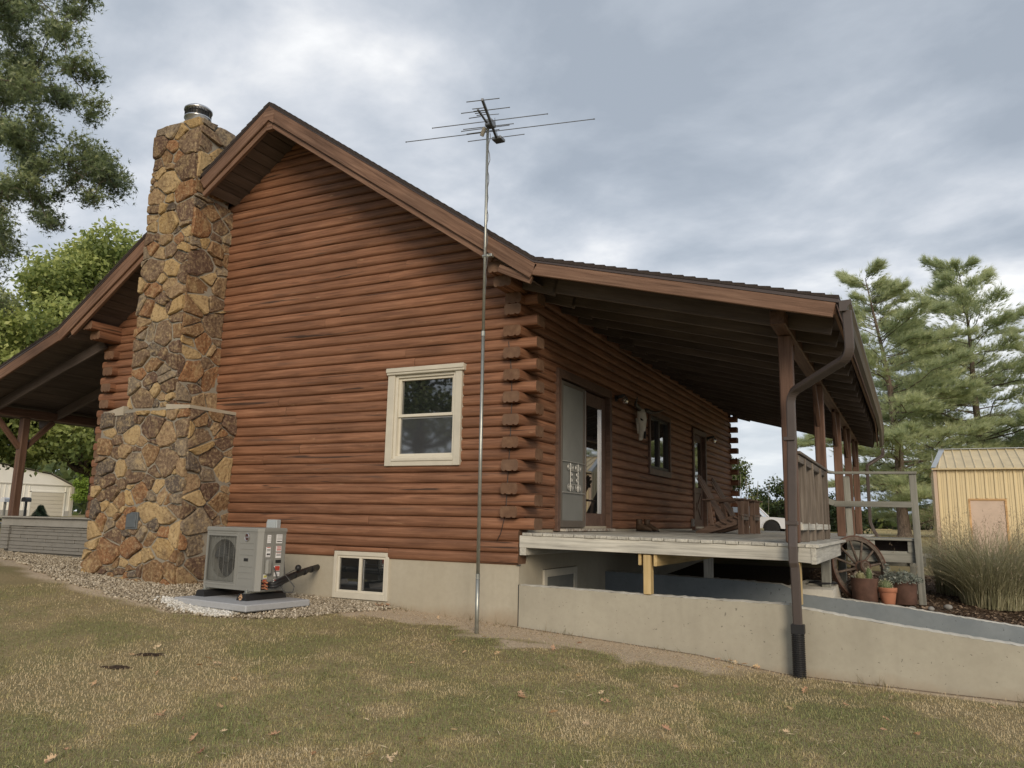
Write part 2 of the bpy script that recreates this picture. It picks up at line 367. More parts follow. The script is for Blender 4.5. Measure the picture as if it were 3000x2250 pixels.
def scatter(name, tv, tf, pos, rot, scl, mat, parent=None, tint=None, smooth=False):
    """one mesh out of many small copies of a template (all template faces have the same vertex count)"""
    tv=np.asarray(tv,float); tf=np.asarray(tf,int); n=len(pos); m=len(tv); k=tf.shape[1]
    scl=np.asarray(scl,float); scl=scl.reshape(n,1,-1) if scl.ndim>1 else scl.reshape(n,1,1)
    V=np.einsum('nij,nmj->nmi',rot,tv[None]*scl)+pos[:,None,:]
    F=(tf[None]+(np.arange(n)*m)[:,None,None]).reshape(-1,k)
    me=bpy.data.meshes.new(name); me.vertices.add(n*m); me.vertices.foreach_set('co',V.reshape(-1).astype(np.float32))
    nf=len(F); me.loops.add(nf*k); me.loops.foreach_set('vertex_index',F.reshape(-1).astype(np.int32)); me.polygons.add(nf)
    me.polygons.foreach_set('loop_start',(np.arange(nf)*k).astype(np.int32)); me.polygons.foreach_set('loop_total',np.full(nf,k,np.int32))
    if smooth: me.polygons.foreach_set('use_smooth',np.ones(nf,bool))
    me.update(calc_edges=True)
    if tint is not None:
        a=me.attributes.new('tint','FLOAT','POINT'); a.data.foreach_set('value',np.repeat(tint,m).astype(np.float32))
    me.materials.append(mat); o=bpy.data.objects.new(name,me); link(o,parent); return o
# ------------------------------------------------------------------ ground
FX=[-60,-20,-12,-8.4,-7.2,-5,-4,-2.1,-1.1,0,1.3,2.3,3.2,4.7,6,12,40]; FZ=[-.1,-.2,-.27,-.33,-.40,-.5,-.58,-.64,-.70,-.76,-.83,-.89,-1.0,-1.03,-1.04,-1.04,-.9]
MX=[-60,-20,-8.4,-7,0,3,4.2,5.8,8,14,40]; MZ=[.05,-.1,-.28,-.6,-.5,-.5,-.53,-.72,-.74,-.6,-.4]
def gz(x,y):
    x=np.asarray(x,float); y=np.asarray(y,float)
    zf=np.interp(x,FX,FZ); zm=np.interp(x,MX,MZ); far=np.where(x<0,.12,.0)
    front=lerp(zf,-1.10,sstep(.6,7.5,-y)*np.clip(1-np.maximum(-x-4,0)/14,.25,1))
    b1=lerp(zf,zm,sstep(.2,3.3,y)); b2=lerp(b1,-.13,sstep(4.5,15,y)); b3=lerp(b2,far,sstep(15,45,y))
    z=np.where(y<=0,front,b3)
    near=np.hypot(x-4.5,y+9.2)<40
    return z+np.where(near,(fbm(x*1.1,y*1.1,3)-.5)*.05*sstep(.15,1.2,-y),0)
def lens(x,y):   # gravel bed along the house foot
    e=np.interp(x,[-14,-10.5,-7.3,-5.2,-4.2,-3.3,-2.6,-2.15,-1.8,-1.75],[.2,-.35,-1.5,-1.95,-2.0,-2.05,-1.95,-1.4,-.25,.3])
    return (y>e+(fbm(x*2.3,y*2.3,3)-.5)*.35)&(x<-1.75)&(y<.6)&(x>-13)
def dirt(x,y):   # bare strip along the wall and round the gravel
    n=fbm(x*1.7,y*1.7,4)
    n2=fbm(x*5,y*5+20,3)
    d=sstep(-1.25,-.5,y+(n-.5)*1.5+(n2-.5)*.8)*(x>-2.3)*sstep(3.6,2.0,x+(n-.5)*1.6)*(y<.1)
    w=sstep(-.32,-.05,y+(n-.5)*.3)*(x>2.2)*(y<.1)*.9
    e=np.interp(x,[-14,-10.5,-7.3,-5.2,-4.2,-3.3,-2.2,-1.8],[-.4,-.75,-1.7,-2.1,-2.15,-2.1,-1.4,-.4]); g=sstep(-.15,.25,y-e+(n-.5)*.5)*(x<-1.7)*(y<.6)
    far=sstep(-8,-10,x)*sstep(-1.6,-.7,y+(n-.5)*.8)*(y<2)*.55
    return np.maximum.reduce([d,w,g*.9,far])
def axis(vals):
    out=[]
    for (a,b,n) in vals: out+=list(np.linspace(a,b,n,endpoint=False))
    return np.array(out+[vals[-1][1]])
gx=axis([(-900,-100,8),(-100,-20,16),(-20,-12,16),(-12,0,110),(0,6.6,66),(6.6,9,16),(9,30,14),(30,120,9),(120,900,7)])
gy=axis([(-300,-40,6),(-40,-12,8),(-12,-8,10),(-8,.1,82),(.1,3.42,22),(3.42,10,30),(10,60,40),(60,200,14),(200,1500,9)])
GX,GY=np.meshgrid(gx,gy,indexing='ij'); GZ=gz(GX,GY)
nx,ny=GX.shape; V=np.stack([GX,GY,GZ],-1).reshape(-1,3)
cx=(GX[:-1,:-1]+GX[1:,1:])/2; cy=(GY[:-1,:-1]+GY[1:,1:])/2
hole=((cx>0)&(cx<6.6)&(cy>.1)&(cy<3.42))
I=(np.arange(nx)[:,None]*ny+np.arange(ny)[None,:]); Fq=np.stack([I[:-1,:-1],I[1:,:-1],I[1:,1:],I[:-1,1:]],-1)[~hole]
me=bpy.data.meshes.new('ground'); me.from_pydata(V.tolist(),[],Fq.tolist()); me.polygons.foreach_set('use_smooth',np.ones(len(Fq),bool)); me.update()
a=me.attributes.new('dirt','FLOAT','POINT'); a.data.foreach_set('value',dirt(V[:,0],V[:,1]).astype(np.float32))
dry=sstep(8,22,V[:,1])*(V[:,0]>-14)
a=me.attributes.new('dry','FLOAT','POINT'); a.data.foreach_set('value',dry.astype(np.float32))
mul=((V[:,0]>-.2)&(V[:,0]<6.8)&(V[:,1]>.0)&(V[:,1]<9.5)).astype(np.float32)
a=me.attributes.new('bed','FLOAT','POINT'); a.data.foreach_set('value',mul)
m=Mt('lawn_and_soil',.95,.1); v=m.coord((1,1,1),world=True); n=m.noise(v,1.1,6,.62); n2=m.noise(v,26,4,.7); n3=m.noise(v,.33,4,.5)
base=m.ramp(n,[(.30,(.29,.23,.125)),(.46,(.30,.24,.13)),(.58,(.24,.21,.10)),(.72,(.20,.19,.08))])
base=m.mix(m.rng(n2,.35,.7,0,.5),base,(.26,.21,.13)); base=m.mix(m.rng(n3,.52,.68,0,.5),base,(.125,.13,.055))
ds=m.ramp(n2,[(.3,(.42,.335,.235)),(.7,(.60,.49,.36))])
c=m.mix(m.rng(m.attr('dirt'),.25,.7),base,ds)
fld=m.ramp(n2,[(.3,(.30,.235,.10)),(.7,(.40,.32,.15))]); c=m.mix(m.attr('dry'),c,fld)
c=m.mix(m.attr('bed'),c,m.ramp(n2,[(.3,(.045,.03,.02)),(.7,(.13,.09,.06))]))
m.color(c); m.bump(n2,.8,.03); me.materials.append(m.m)
ground=bpy.data.objects.new('ground',me); link(ground); tag(ground,'mown late summer lawn with bare soil running out to dry field','ground',kind='structure')

# ------------------------------------------------------------------ the log house
house=empty('log_house',(0,0,0),0,'brown stained log house with steep gable and long porch roof','house')
W0=-8.4; CXH=-4.2; LH=13.56; C=.15
SEG=10
LOGPROF=[]   # (out, z): out>0 is the outer face; full log, flat bottom and top, rounded sides
for k in range(SEG+1):
    t=-1+2*k/SEG; LOGPROF.append((.034*(1-abs(t)**3.6)**.8, .0742*t))
LOGPROF+= [(-.20-.02*(1-abs(1-2*k/6)**4)**.8, .0735*(1-2*k/6)) for k in range(7)]
LOGPROF=LOGPROF+[(-.165,-.0735),(-.165,-.062),(-.135,-.062),(-.135,-.0735),(-.065,-.0735),(-.065,-.062),(-.035,-.062),(-.035,-.0735)]
_lc={}
def log(p0,p1,out,parent,mat=STAIN,caps=(True,True)):
    """a log from p0 to p1 (bottom groove line on the outer wall plane); out = unit vector pointing outdoors"""
    p0=Vector(p0);p1=Vector(p1);L=(p1-p0).length; x=(p1-p0)/L; z=Vector((0,0,1)); y=Vector(out)
    flip = x.cross(y).z<0    # keep a right-handed local frame
    key=(round(L,2),flip,random.randint(0,2))
    me=_lc.get(key)
    if me is None:
        n=max(2,int(L/1.1)+1); v=[];f=[];mi=[]; k=len(LOGPROF)
        for i in range(n+1):
            s=-L/2+L*i/n; wob=random.uniform(-.004,.004) if 0<i<n else 0; sc=1+random.uniform(-.05,.05)
            for o,zz in LOGPROF: v.append((s,(-1 if flip else 1)*(o*sc+wob),zz*1.0+(wob*.5 if abs(zz)<.07 else 0)))
        for i in range(n):
            for j in range(k):
                q=(i*k+j,i*k+(j+1)%k,(i+1)*k+(j+1)%k,(i+1)*k+j); f.append(q if flip else q[::-1]); mi.append(0)
        for i_,rev in ((0,flip),(n,not flip)):
            b0=len(v); v+=v[i_*k:(i_+1)*k]; q=tuple(range(b0,b0+k)); f.append(q[::-1] if rev else q); mi.append(1)
        me=bpy.data.meshes.new('log'); me.from_pydata(v,[],f); me.materials.append(mat); me.materials.append(ENDG)
        me.polygons.foreach_set('material_index',mi); me.polygons.foreach_set('use_smooth',[a==0 for a in mi]); me.update(); _lc[key]=me
    o=bpy.data.objects.new('log',me); link(o,parent); o.location=(p0+p1)/2+z*(C/2+random.uniform(-.0015,.0015))+y*random.uniform(-.003,.004)
    yy=-y if flip else y; o.rotation_euler=Matrix((x,yy,z)).transposed().to_euler(); return o
def roof_z(x):   # top of the roof
    a=abs(x-CXH)
    if a<=4.70: return 7.05-a*.687
    return 3.82-(a-4.70)*(.26 if x>CXH else .372)
def under(x): return roof_z(x)-.36 if abs(x-CXH)<=4.7 else roof_z(x)-.17
# backing sheet of the gable (never bare: the logs stand in front of it)
mb=MB(); mb.prism([(W0+.03,-.0),(-.03,-.0),(-.03,3.85),(CXH,6.72),(W0+.03,3.85)],.17,.19,'y')
gable=mb.build('gable_wall',SOFFIT,house)
WIN=(-2.08,-.945,1.335,2.62)
for i in range(0,47):
    z=i*C; zt=z+C
    # width left under the roof
    lim=(7.05-.30-(z+.02))/.687
    xl,xr=max(W0,CXH-lim),min(0,CXH+lim)
    if xr-xl<.35: continue
    full=(xl==W0)
    if full and i>=3 and i%2==1 and i<24: xl-=.225; xr+=.225
    elif full and i>=3 and i<25: xl+=.205; xr-=.205
    cuts=[]
    if zt>WIN[2]+.03 and z<WIN[3]-.03: cuts=[(WIN[0],WIN[1])]
    if i==0: cuts=[(-2.97,-2.03)]
    segs=[(xl,xr)]
    for a,b in cuts: segs=[(xl,a),(b,xr)]
    for a,b in segs:
        js=[a,b]
        if b-a>4.6 and random.random()<.5:
            js=[a,random.uniform(max(a+1.2,-4.9),b-1.0),b]
        for p,q in zip(js[:-1],js[1:]): log((p+.002,0,z),(q-.002,0,z),(0,-1,0),gable)
# porch-side wall
mb=MB(); mb.box(-.2,-.17,.15,LH-.1,.0,3.86); pw=mb.build('side_wall',SOFFIT,house)
HOLES=[(1.10,3.32,.40,2.74),(5.55,7.02,1.53,2.74),(8.99,10.25,.40,2.76)]
for i in range(3,26):
    z=i*C; zt=z+C; a,b=.205,LH-.2
    if i%2==0 or i>=24: a={24:-.46,25:-.62}.get(i,-.145); b=LH+.0
    if i==23: a=-.145
    segs=[(a,b)]
    for (y0,y1,z0,z1) in HOLES:
        if zt>z0+.05 and z<z1-.05:
            ns=[]
            for s,e in segs:
                if y0>s and y1<e: ns+=[(s,y0),(y1,e)]
                else: ns.append((s,e))
            segs=ns
    for s,e in segs:
        js=[s,e]
        if e-s>6: js=[s,random.uniform(s+2.5,e-2.5),e]
        for p,q in zip(js[:-1],js[1:]): log((0,p+.002,z),(0,q-.002,z),(1,0,0),pw,STAIN_P)
# far gable: only its corner log ends show beyond the wall
mb=MB(); mb.box(W0+.1,-.2,LH-.19,LH-.15,.0,3.86); fg=mb.build('gable_wall',SOFFIT,house)
for i in range(3,24,2): log((-1.2,LH,i*C),(.225,LH,i*C),(0,1,0),fg)
# other long wall, seen at its corner beside the chimney
mb=MB(); mb.box(W0+.17,W0+.2,.15,LH-.1,.0,3.86); ow=mb.build('side_wall',SOFFIT,house)
for i in range(0,26):
    z=i*C; a=.205
    if i>=3 and (i%2==0 or i>=24): a={24:-.46,25:-.62}.get(i,-.145)
    if i<3: a=.0
    log((W0,a,z),(W0,LH,z),(-1,0,0),ow)
# foundation and its thin board seams
mb=MB(); mb.box(W0+.03,-2.95,.004,.25,-1.3,.012); mb.box(-2.05,0,.004,.25,-1.3,.012); mb.box(-2.95,-2.05,.004,.25,-1.3,-.53); mb.box(-2.95,-2.05,.16,.25,-.53,.012); mb.box(-.25,0,.25,LH,-2.6,.5); mb.box(W0+.03,W0+.25,.25,LH,-1.3,.012); fo=mb.build('foundation',FOUND,house)
# --- windows
def ring(mb,x0,x1,z0,z1,w,y0,y1,wb=None,wt=None,b=.004):
    wb=wb or w; wt=wt or w
    mb.box(x0,x0+w,y0,y1,z0,z1,b); mb.box(x1-w,x1,y0,y1,z0,z1,b); mb.box(x0+w,x1-w,y0,y1,z0,z0+wb,b); mb.box(x0+w,x1-w,y0,y1,z1-wt,z1,b)
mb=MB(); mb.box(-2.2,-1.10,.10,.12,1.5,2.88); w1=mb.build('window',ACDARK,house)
mb=MB(); mb.box(-2.35,-2.22,-.075,.03,1.42,2.86,.006); f_=mb.build('trim_board',TRIMP,w1)
mb=MB(); mb.box(-1.10,-.985,-.075,.03,1.42,2.86,.006); mb.build('trim_board',TRIMP,w1)
mb=MB(); mb.box(-2.22,-1.10,-.07,.03,1.42,1.535,.006); mb.box(-2.22,-1.10,-.085,-.07,1.495,1.53,.004); mb.build('sill',TRIMP,w1)
mb=MB(); mb.box(-2.365,-.935,-.10,.03,2.86,2.965,.01); mb.box(-2.365,-.935,-.115,-.10,2.90,2.968,.004); mb.build('head_trim',TRIMP,w1)
mb=MB(); ring(mb,-2.22,-1.10,1.535,2.86,.045,-.045,.06); ring(mb,-2.175,-1.145,2.19,2.815,.042,-.012,.05); ring(mb,-2.175,-1.145,1.58,2.24,.036,.012,.06); mb.build('sash',VINYL,w1)
mb=MB(); mb.quad((-2.133,.030,2.232),(-1.187,.030,2.232),(-1.187,.030,2.773),(-2.133,.030,2.773)); mb.build('pane',GLASS,w1)
mb=MB(); mb.quad((-2.14,.034,1.616),(-1.18,.034,1.616),(-1.18,.034,2.204),(-2.14,.034,2.204)); mb.build('pane',glass('screened_glass',(.05,.054,.06),.04,1.0),w1)
mb=MB(); mb.box(-2.14,-1.18,.026,.031,2.165,2.195); mb.build('shade_rail',CURT,w1)
w1.scale=(.909,1,.909)
# basement window set in the concrete
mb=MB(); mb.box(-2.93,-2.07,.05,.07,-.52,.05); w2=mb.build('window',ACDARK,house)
mb=MB(); ring(mb,-2.98,-2.015,-.575,.082,.055,-.028,.05,wb=.08,wt=.06); mb.build('trim_board',TRIMP,w2)
mb=MB(); ring(mb,-2.925,-2.07,-.495,.022,.035,-.012,.05); mb.box(-2.535,-2.49,-.014,.05,-.46,-.013,.003); mb.build('sash',VINYL,w2)
for a,b in ((-2.89,-2.535),(-2.49,-2.105)):
    mb=MB(); mb.quad((a,.016,-.46),(b,.016,-.46),(b,.016,-.013),(a,.016,-.013)); mb.build('pane',GLASS,w2)
board('trim_board',(-2.97,-.012,.116),(-2.03,-.012,.116),.05,.062,STAIN,w2,.01)
mb=MB(); mb.box(-2.475,-2.452,.0,.012,-.45,-.03,.003); mb.build('sash_track',STEEL,w2)
# porch-side door with screen leaf, in plane x = 0 (outer face x > 0)
def xbox(mb,y0,y1,z0,z1,x0,x1,b=.004): mb.box(x0,x1,y0,y1,z0,z1,b)
def xring(mb,y0,y1,z0,z1,w,x0,x1,wb=None,wt=None):
    wb=wb or w; wt=wt or w
    xbox(mb,y0,y0+w,z0,z1,x0,x1); xbox(mb,y1-w,y1,z0,z1,x0,x1); xbox(mb,y0+w,y1-w,z0,z0+wb,x0,x1); xbox(mb,y0+w,y1-w,z1-wt,z1,x0,x1)
mb=MB(); xring(mb,1.06,3.35,.43,2.78,.10,-.12,.075,wb=.02,wt=.13); d1=mb.build('door',DOORW,house)
mb=MB(); xring(mb,1.21,2.14,.48,2.62,.055,.03,.06,wb=.10); mb.box(.03,.062,2.128,2.142,.5,2.62); sc=mb.build('screen_door',plain('bronze_frame',(.10,.085,.07),.4,.5,var=.05),d1)
mb=MB(); mb.quad((.045,1.265,.58),(.045,2.085,.58),(.045,2.085,2.565),(.045,1.265,2.565)); mb.build('screen',SCREEN,d1)
mb=MB(); mb.box(.028,.064,2.142,2.150,.5,2.6); mb.build('edge_strip',STEEL,d1)
g=MB(); y0,y1,za,zb=1.24,2.12,.985,1.44
for z in (za,zb): g.tube([(.068,y0,z),(.068,y1,z)],.007,6)
def scroll(cy,cz,r,s,q):
    pts=[]
    for k in range(17):
        t=k/16*3.3*math.pi; rr=r*(1-.72*k/16); pts.append((.07,cy+s*rr*math.cos(t),cz+q*rr*math.sin(t)))
    g.tube(pts,.006,5)
for cy in (1.53,1.83):
    g.tube([(.068,cy,za+.02),(.068,cy,zb-.02)],.007,6)
    for q,cz in ((1,zb-.085),(-1,za+.085)):
        scroll(cy-.062,cz,.056,1,q); scroll(cy+.062,cz,.056,-1,q)
    s=-1 if cy<1.6 else 1
    for cz in (1.17,1.255): scroll(cy-s*.045,cz,.036,s,1)
for z in (1.11,1.31): g.tube([(.068,1.53,z),(.068,1.83,z)],.006,5)
g.build('scroll_grille',plain('silver_grille_paint',(.42,.42,.40),.4,.5,.3,var=.05),d1)
mb=MB(); xring(mb,2.16,3.24,.46,2.62,.20,-.05,-.005,wb=.24,wt=.2); leaf=mb.build('door_leaf',DOORW,d1)
mb=MB(); mb.quad((-.028,2.36,.70),(-.028,3.04,.70),(-.028,3.04,2.42),(-.028,2.36,2.42)); mb.build('pane',GLASS,d1)
mb=MB(); mb.box(-.03,.006,2.995,3.012,.70,2.42); mb.build('glazing_strip',STEEL,d1)
mb=MB(); mb.tube([(-.005,2.27,1.32),(.055,2.27,1.32),(.055,2.38,1.32)],.011,6); mb.lathe([(.0,0),(.03,0),(.03,.01),(.0,.01)],(0,0,0),10); mb.build('handle',DARKMET,d1)
mb=MB(); xbox(mb,1.16,3.26,.425,.465,-.12,.16); mb.build('threshold',wood('peeling_white_threshold',(.12,.08,.06),(.33,.31,.27),(.6,.58,.53),.8,12,.5,worn=(.16,.10,.07),worn_amt=.5),d1)
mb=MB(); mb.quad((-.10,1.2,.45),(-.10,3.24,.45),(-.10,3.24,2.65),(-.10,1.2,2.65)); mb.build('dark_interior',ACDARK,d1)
# porch window
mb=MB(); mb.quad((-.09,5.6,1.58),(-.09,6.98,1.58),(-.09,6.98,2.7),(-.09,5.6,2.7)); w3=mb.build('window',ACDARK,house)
mb=MB(); xring(mb,5.52,7.05,1.50,2.77,.085,-.1,.07,wb=.12,wt=.10); mb.build('frame',DOORW,w3)
for a,b in ((5.61,6.28),(6.29,6.96)):
    mb=MB(); xring(mb,a,b,1.63,2.66,.05,-.05,.035); s_=mb.build('sash',plain('dark_bronze_sash',(.03,.025,.022),.45,.4,var=.05) if a<6 else MATS['dark_bronze_sash'],w3)
    mb=MB(); mb.quad((-.01,a+.05,1.68),(-.01,b-.05,1.68),(-.01,b-.05,2.61),(-.01,a+.05,2.61)); mb.build('pane',GLASS,w3)
# farther door
mb=MB(); xring(mb,8.96,10.28,.43,2.79,.11,-.1,.075,wb=.03); d2=mb.build('door',DOORW,house)
mb=MB(); xring(mb,9.07,10.17,.46,2.68,.16,-.06,-.01,wb=.2); xbox(mb,9.2,10.05,1.28,1.42,-.06,-.012); mb.build('door_leaf',DOORW,d2)
mb=MB(); mb.box(-.06,-.03,9.2,10.05,.62,1.30); l2=mb.build('lower_panel',DOORW,d2)
for (ya,za,yb,zb) in ((9.23,.66,10.01,1.28),(9.23,1.28,10.01,.66)):
    board('cross_brace',(-.02,ya,za),(-.02,yb,zb),.05,.02,DOORW,d2,upv=(1,0,0))
mb=MB(); mb.quad((-.03,9.23,1.42),(-.03,10.01,1.42),(-.03,10.01,2.52),(-.03,9.23,2.52)); mb.build('pane',GLASS,d2)
mb=MB(); mb.box(.0,.02,9.075,9.095,2.40,2.52); mb.box(.0,.02,9.075,9.095,.62,.74); mb.build('hinge',DARKMET,d2)
# outlet by the far door
mb=MB(); mb.box(.04,.10,8.72,8.80,.50,.68,.008); mb.box(.10,.112,8.74,8.785,.52,.57,.004); mb.box(.10,.112,8.74,8.785,.60,.65,.004); tag(mb.build('outlet_box',plain('grey_outlet',(.16,.15,.14),.5,.4,var=.05),house))
# basement door under the deck
mb=MB(); xring(mb,.74,1.92,-2.3,-.09,.10,-.05,.03); d3=mb.build('basement_door',TRIMP,house)
mb=MB(); mb.quad((.008,.84,-2.3),(.008,1.82,-2.3),(.008,1.82,-.19),(.008,.84,-.19)); mb.build('pane',plain('matte_grey_pane',(.17,.175,.165),.4,.4,var=.1),d3)  # pane is one flat matte grey, no curtain behind it
mb=MB(); mb.box(.002,.012,.74,1.92,-.095,-.085); mb.build('drip_cap',DARKMET,d3)
# ------------------------------------------------------------------ roof
YR=-.75; YB=LH+.75
def slope_roof(sign):
    """stepped shingle courses of one side, from the ridge down to the eave"""
    pts=[(0,7.05),(4.70,3.82)]; end=8.20 if sign>0 else 8.15; pts.append((end,3.82-(end-4.70)*(.26 if sign>0 else .372)))
    prof=[]
    for (a,za),(b,zb) in zip(pts[:-1],pts[1:]):
        n=int(math.hypot(b-a,zb-za)/.135)
        for i in range(n):
            t0,t1=i/n,(i+1)/n; nx_,nz_=(za-zb),(b-a); L=math.hypot(nx_,nz_); nx_/=L; nz_/=L
            prof.append((lerp(a,b,t0)+nx_*.004,lerp(za,zb,t0)+nz_*.004)); prof.append((lerp(a,b,t1)+nx_*.019,lerp(za,zb,t1)+nz_*.019))
    low=[(end,pts[-1][1]-.02),(4.70,3.785),(0,7.005)]
    prof+=low
    prof=[(CXH+sign*p,z) for p,z in prof]
    if sign<0: prof=prof[::-1]
    return prof
def eave_shift(x,y):
    return -.15*float(sstep(9,14.3,y)) if x>1.5 else 0
mb=MB()
for sg in (1,-1):
    pr=slope_roof(sg); ys=[YR-.02,2,6,9,11,12.8,YB+.02]
    n=len(pr); v=[(p[0]+eave_shift(p[0],y)*max(0,min(1,(p[0]-.5)/3.5)),y,p[1]) for y in ys for p in pr]; f=[]
    for i in range(len(ys)-1):
        for j in range(n): f.append((i*n+j,(i+1)*n+j,(i+1)*n+(j+1)%n,i*n+(j+1)%n))
    f.append(tuple(range(n))); f.append(tuple(range((len(ys)-1)*n,len(ys)*n))[::-1]); mb.add(v,f)
roof=mb.build('roof',SHINGLE,house)
# drip edge along the front rake
def strip(name,line,y0,y1,drop0,drop1,mat,parent):
    """a bent board following the rake line, between two vertical offsets below the roof top"""
    m_=MB(); v=[];f=[]
    for x,z in line: v+=[(x,y0,z-drop0),(x,y1,z-drop0),(x,y1,z-drop1),(x,y0,z-drop1)]
    for i in range(len(line)-1):
        for j in range(4): f.append((i*4+j,i*4+(j+1)%4,(i+1)*4+(j+1)%4,(i+1)*4+j))
    f.append((3,2,1,0)); k=(len(line)-1)*4; f.append((k,k+1,k+2,k+3)); m_.add(v,f); return m_.build(name,mat,parent)
rl=[(CXH,7.05),(.5,3.82),(4.0,2.91)]
strip('drip_edge',rl,YR-.012,YR+.05,.012,.062,DRIP,roof)
strip('drip_edge',[(-5.58,6.10),(CXH,7.05)],YR-.012,YR+.05,.012,.062,DRIP,roof)
zl=lambda x: roof_z(x)
strip('drip_edge',[(-12.35,zl(-12.35)),(-8.9,3.82),(-6.70,zl(-6.70))],YR-.012,YR+.05,.012,.062,DRIP,roof)
def rake(p0,p1,drop0,h,y,th,parent,name='rake_board',mat=TRIM):
    """straight fascia plank under the roof edge; h is its vertical height"""
    a=Vector((p0[0],y,p0[1]-drop0-h/2)); b=Vector((p1[0],y,p1[1]-drop0-h/2)); d=(b-a).normalized(); hh=h*abs(d.x)
    return board(name,a,b,th,hh,mat,parent,.006)
rake((CXH+.002,7.048),(.5,3.82),.062,.235,YR+.02,.05,roof); rake((-5.58,zl(-5.58)),(CXH-.002,7.048),.062,.235,YR+.02,.05,roof)
rake((.5,3.82),(3.95,2.923),.062,.165,YR+.02,.05,roof)
rake((CXH+.04,zl(CXH+.04)),(-.12,zl(-.12)),.297,.10,YR+.065,.06,roof); rake((-5.58,zl(-5.58)),(CXH-.04,zl(CXH-.04)),.297,.10,YR+.065,.06,roof)
rake((-8.9,3.82),(-6.70,zl(-6.70)),.062,.235,YR+.02,.05,roof); rake((-8.6,zl(-8.6)),(-6.70,zl(-6.70)),.297,.10,YR+.065,.06,roof)
rake((-12.3,zl(-12.3)),(-8.9,3.82),.062,.20,YR+.02,.05,roof)
mb=MB(); mb.prism([(CXH-.06,6.60),(CXH+.06,6.60),(CXH+.06,6.74),(CXH-.06,6.74)],YR+.03,YR+.1,'y'); mb.build('ridge_block',TRIM,roof)
mb=MB(); k_=.11*.687; mb.prism([(CXH,6.986),(CXH-.11,6.986-k_),(CXH-.11,6.75-k_),(CXH,6.75),(CXH+.11,6.75-k_),(CXH+.11,6.986-k_)],YR-.008,YR+.04,'y'); mb.build('mitre_board',TRIM,roof)
board('rake_board',(-.02,YR+.06,zl(0)-.40),(.45,YR+.06,zl(.45)-.31),.05,.10,TRIM,roof)
# soffit planks under the gable overhang and the main slopes (boards run front to back)
for sg in (1,-1):
    n=30
    for i in range(n):
        a=4.55*i/n; b=4.55*(i+1)/n-.006; za=7.05-a*.687-.30; zb=7.05-b*.687-.30; xa,xb=CXH+sg*a,CXH+sg*b
        if sg<0 and -6.75<(xa+xb)/2<-5.56: continue
        board('soffit_plank',((xa+xb)/2,YR+.09,(za+zb)/2),((xa+xb)/2,.16,(za+zb)/2),math.hypot(b-a,zb-za),.02,SOFFIT,roof,.003,upv=(sg*.687,0,1))
# porch roof deck: planks over exposed rafters
def pdeck(x0,x1,drop,name):
    n=13; sx=1 if x1>x0 else -1
    for i in range(n):
        a=lerp(x0,x1,i/n); b=lerp(x0,x1,(i+1)/n)-.006*sx; za=zl(a)-drop; zb=zl(b)-drop; c_=(a+b)/2
        e0=eave_shift(c_,12.5)*max(0,(c_-1)/3)
        board(name,(c_,YR+.06,(za+zb)/2),(c_+e0,YB-.05,(za+zb)/2),math.hypot(b-a,zb-za),.02,SOFFIT,roof,.003,upv=((za-zb)/(b-a),0,1))
pdeck(.02,3.93,.075,'soffit_plank'); pdeck(-8.42,-12.3,.075,'soffit_plank')
for i in range(22):
    y=-.10+i*.665; e0=eave_shift(3.9,y)
    board('rafter',(.06,y,zl(.5)-.05),(.55,y,zl(.55)-.19),.045,.26,SOFFIT,roof)
    board('rafter',(.5,y,zl(.5)-.19),(3.88+e0,y,zl(3.88)-.185),.045,.19,SOFFIT,roof)
for i in range(8):
    y=-.10+i*1.3; board('rafter',(-8.5,y,zl(-8.9)-.21),(-12.25,y,zl(-12.25)-.185),.06,.19,SOFFIT,roof)
board('fascia_board',(3.955,YR+.05,2.83),(3.955,9,2.83),.03,.17,TRIM,roof); board('fascia_board',(3.955,9,2.83),(3.955-.15,YB,2.83),.03,.17,TRIM,roof)
# ice-flashing where the roof meets the chimney
mb=MB(); mb.add([(-5.61,-.77,6.16),(-5.42,-.77,6.24),(-5.42,-.45,6.24),(-5.61,-.45,6.16),(-5.61,-.77,6.26),(-5.61,-.45,6.26)],[(0,1,2,3),(0,3,5,4)]); mb.build('flashing',plain('weathered_flashing',(.42,.40,.35),.6,.4,.3,var=.2),roof)
# porch beams, posts and knee braces
def beam_line(x,x2,parent,posts,deckz,bt,yend,mat=POSTW):
    board('beam',(x,-.38,bt-.085),(x2,yend,bt-.085),.165,.17,mat,parent,.012)
    for y in posts:
        xx=lerp(x,x2,(y+.38)/(yend+.38))
        board('post',(xx,y,deckz),(xx,y,bt-.172),.15,.15,mat,parent,.012,upv=(1,0,0))
        for s in (-1,1):
            if y+s*.6< -.3: continue
            board('knee_brace',(xx,y+s*.06,bt-.17-.62),(xx,y+s*.60,bt-.19),.055,.11,mat,parent,.006)
beam_line(3.335,3.30,house,[.22,3.85,7.25,10.1,13.0],.385,2.935,13.85)
beam_line(-11.72,-11.72,house,[.55,4.2,7.9,11.6],.43,2.62,13.0)
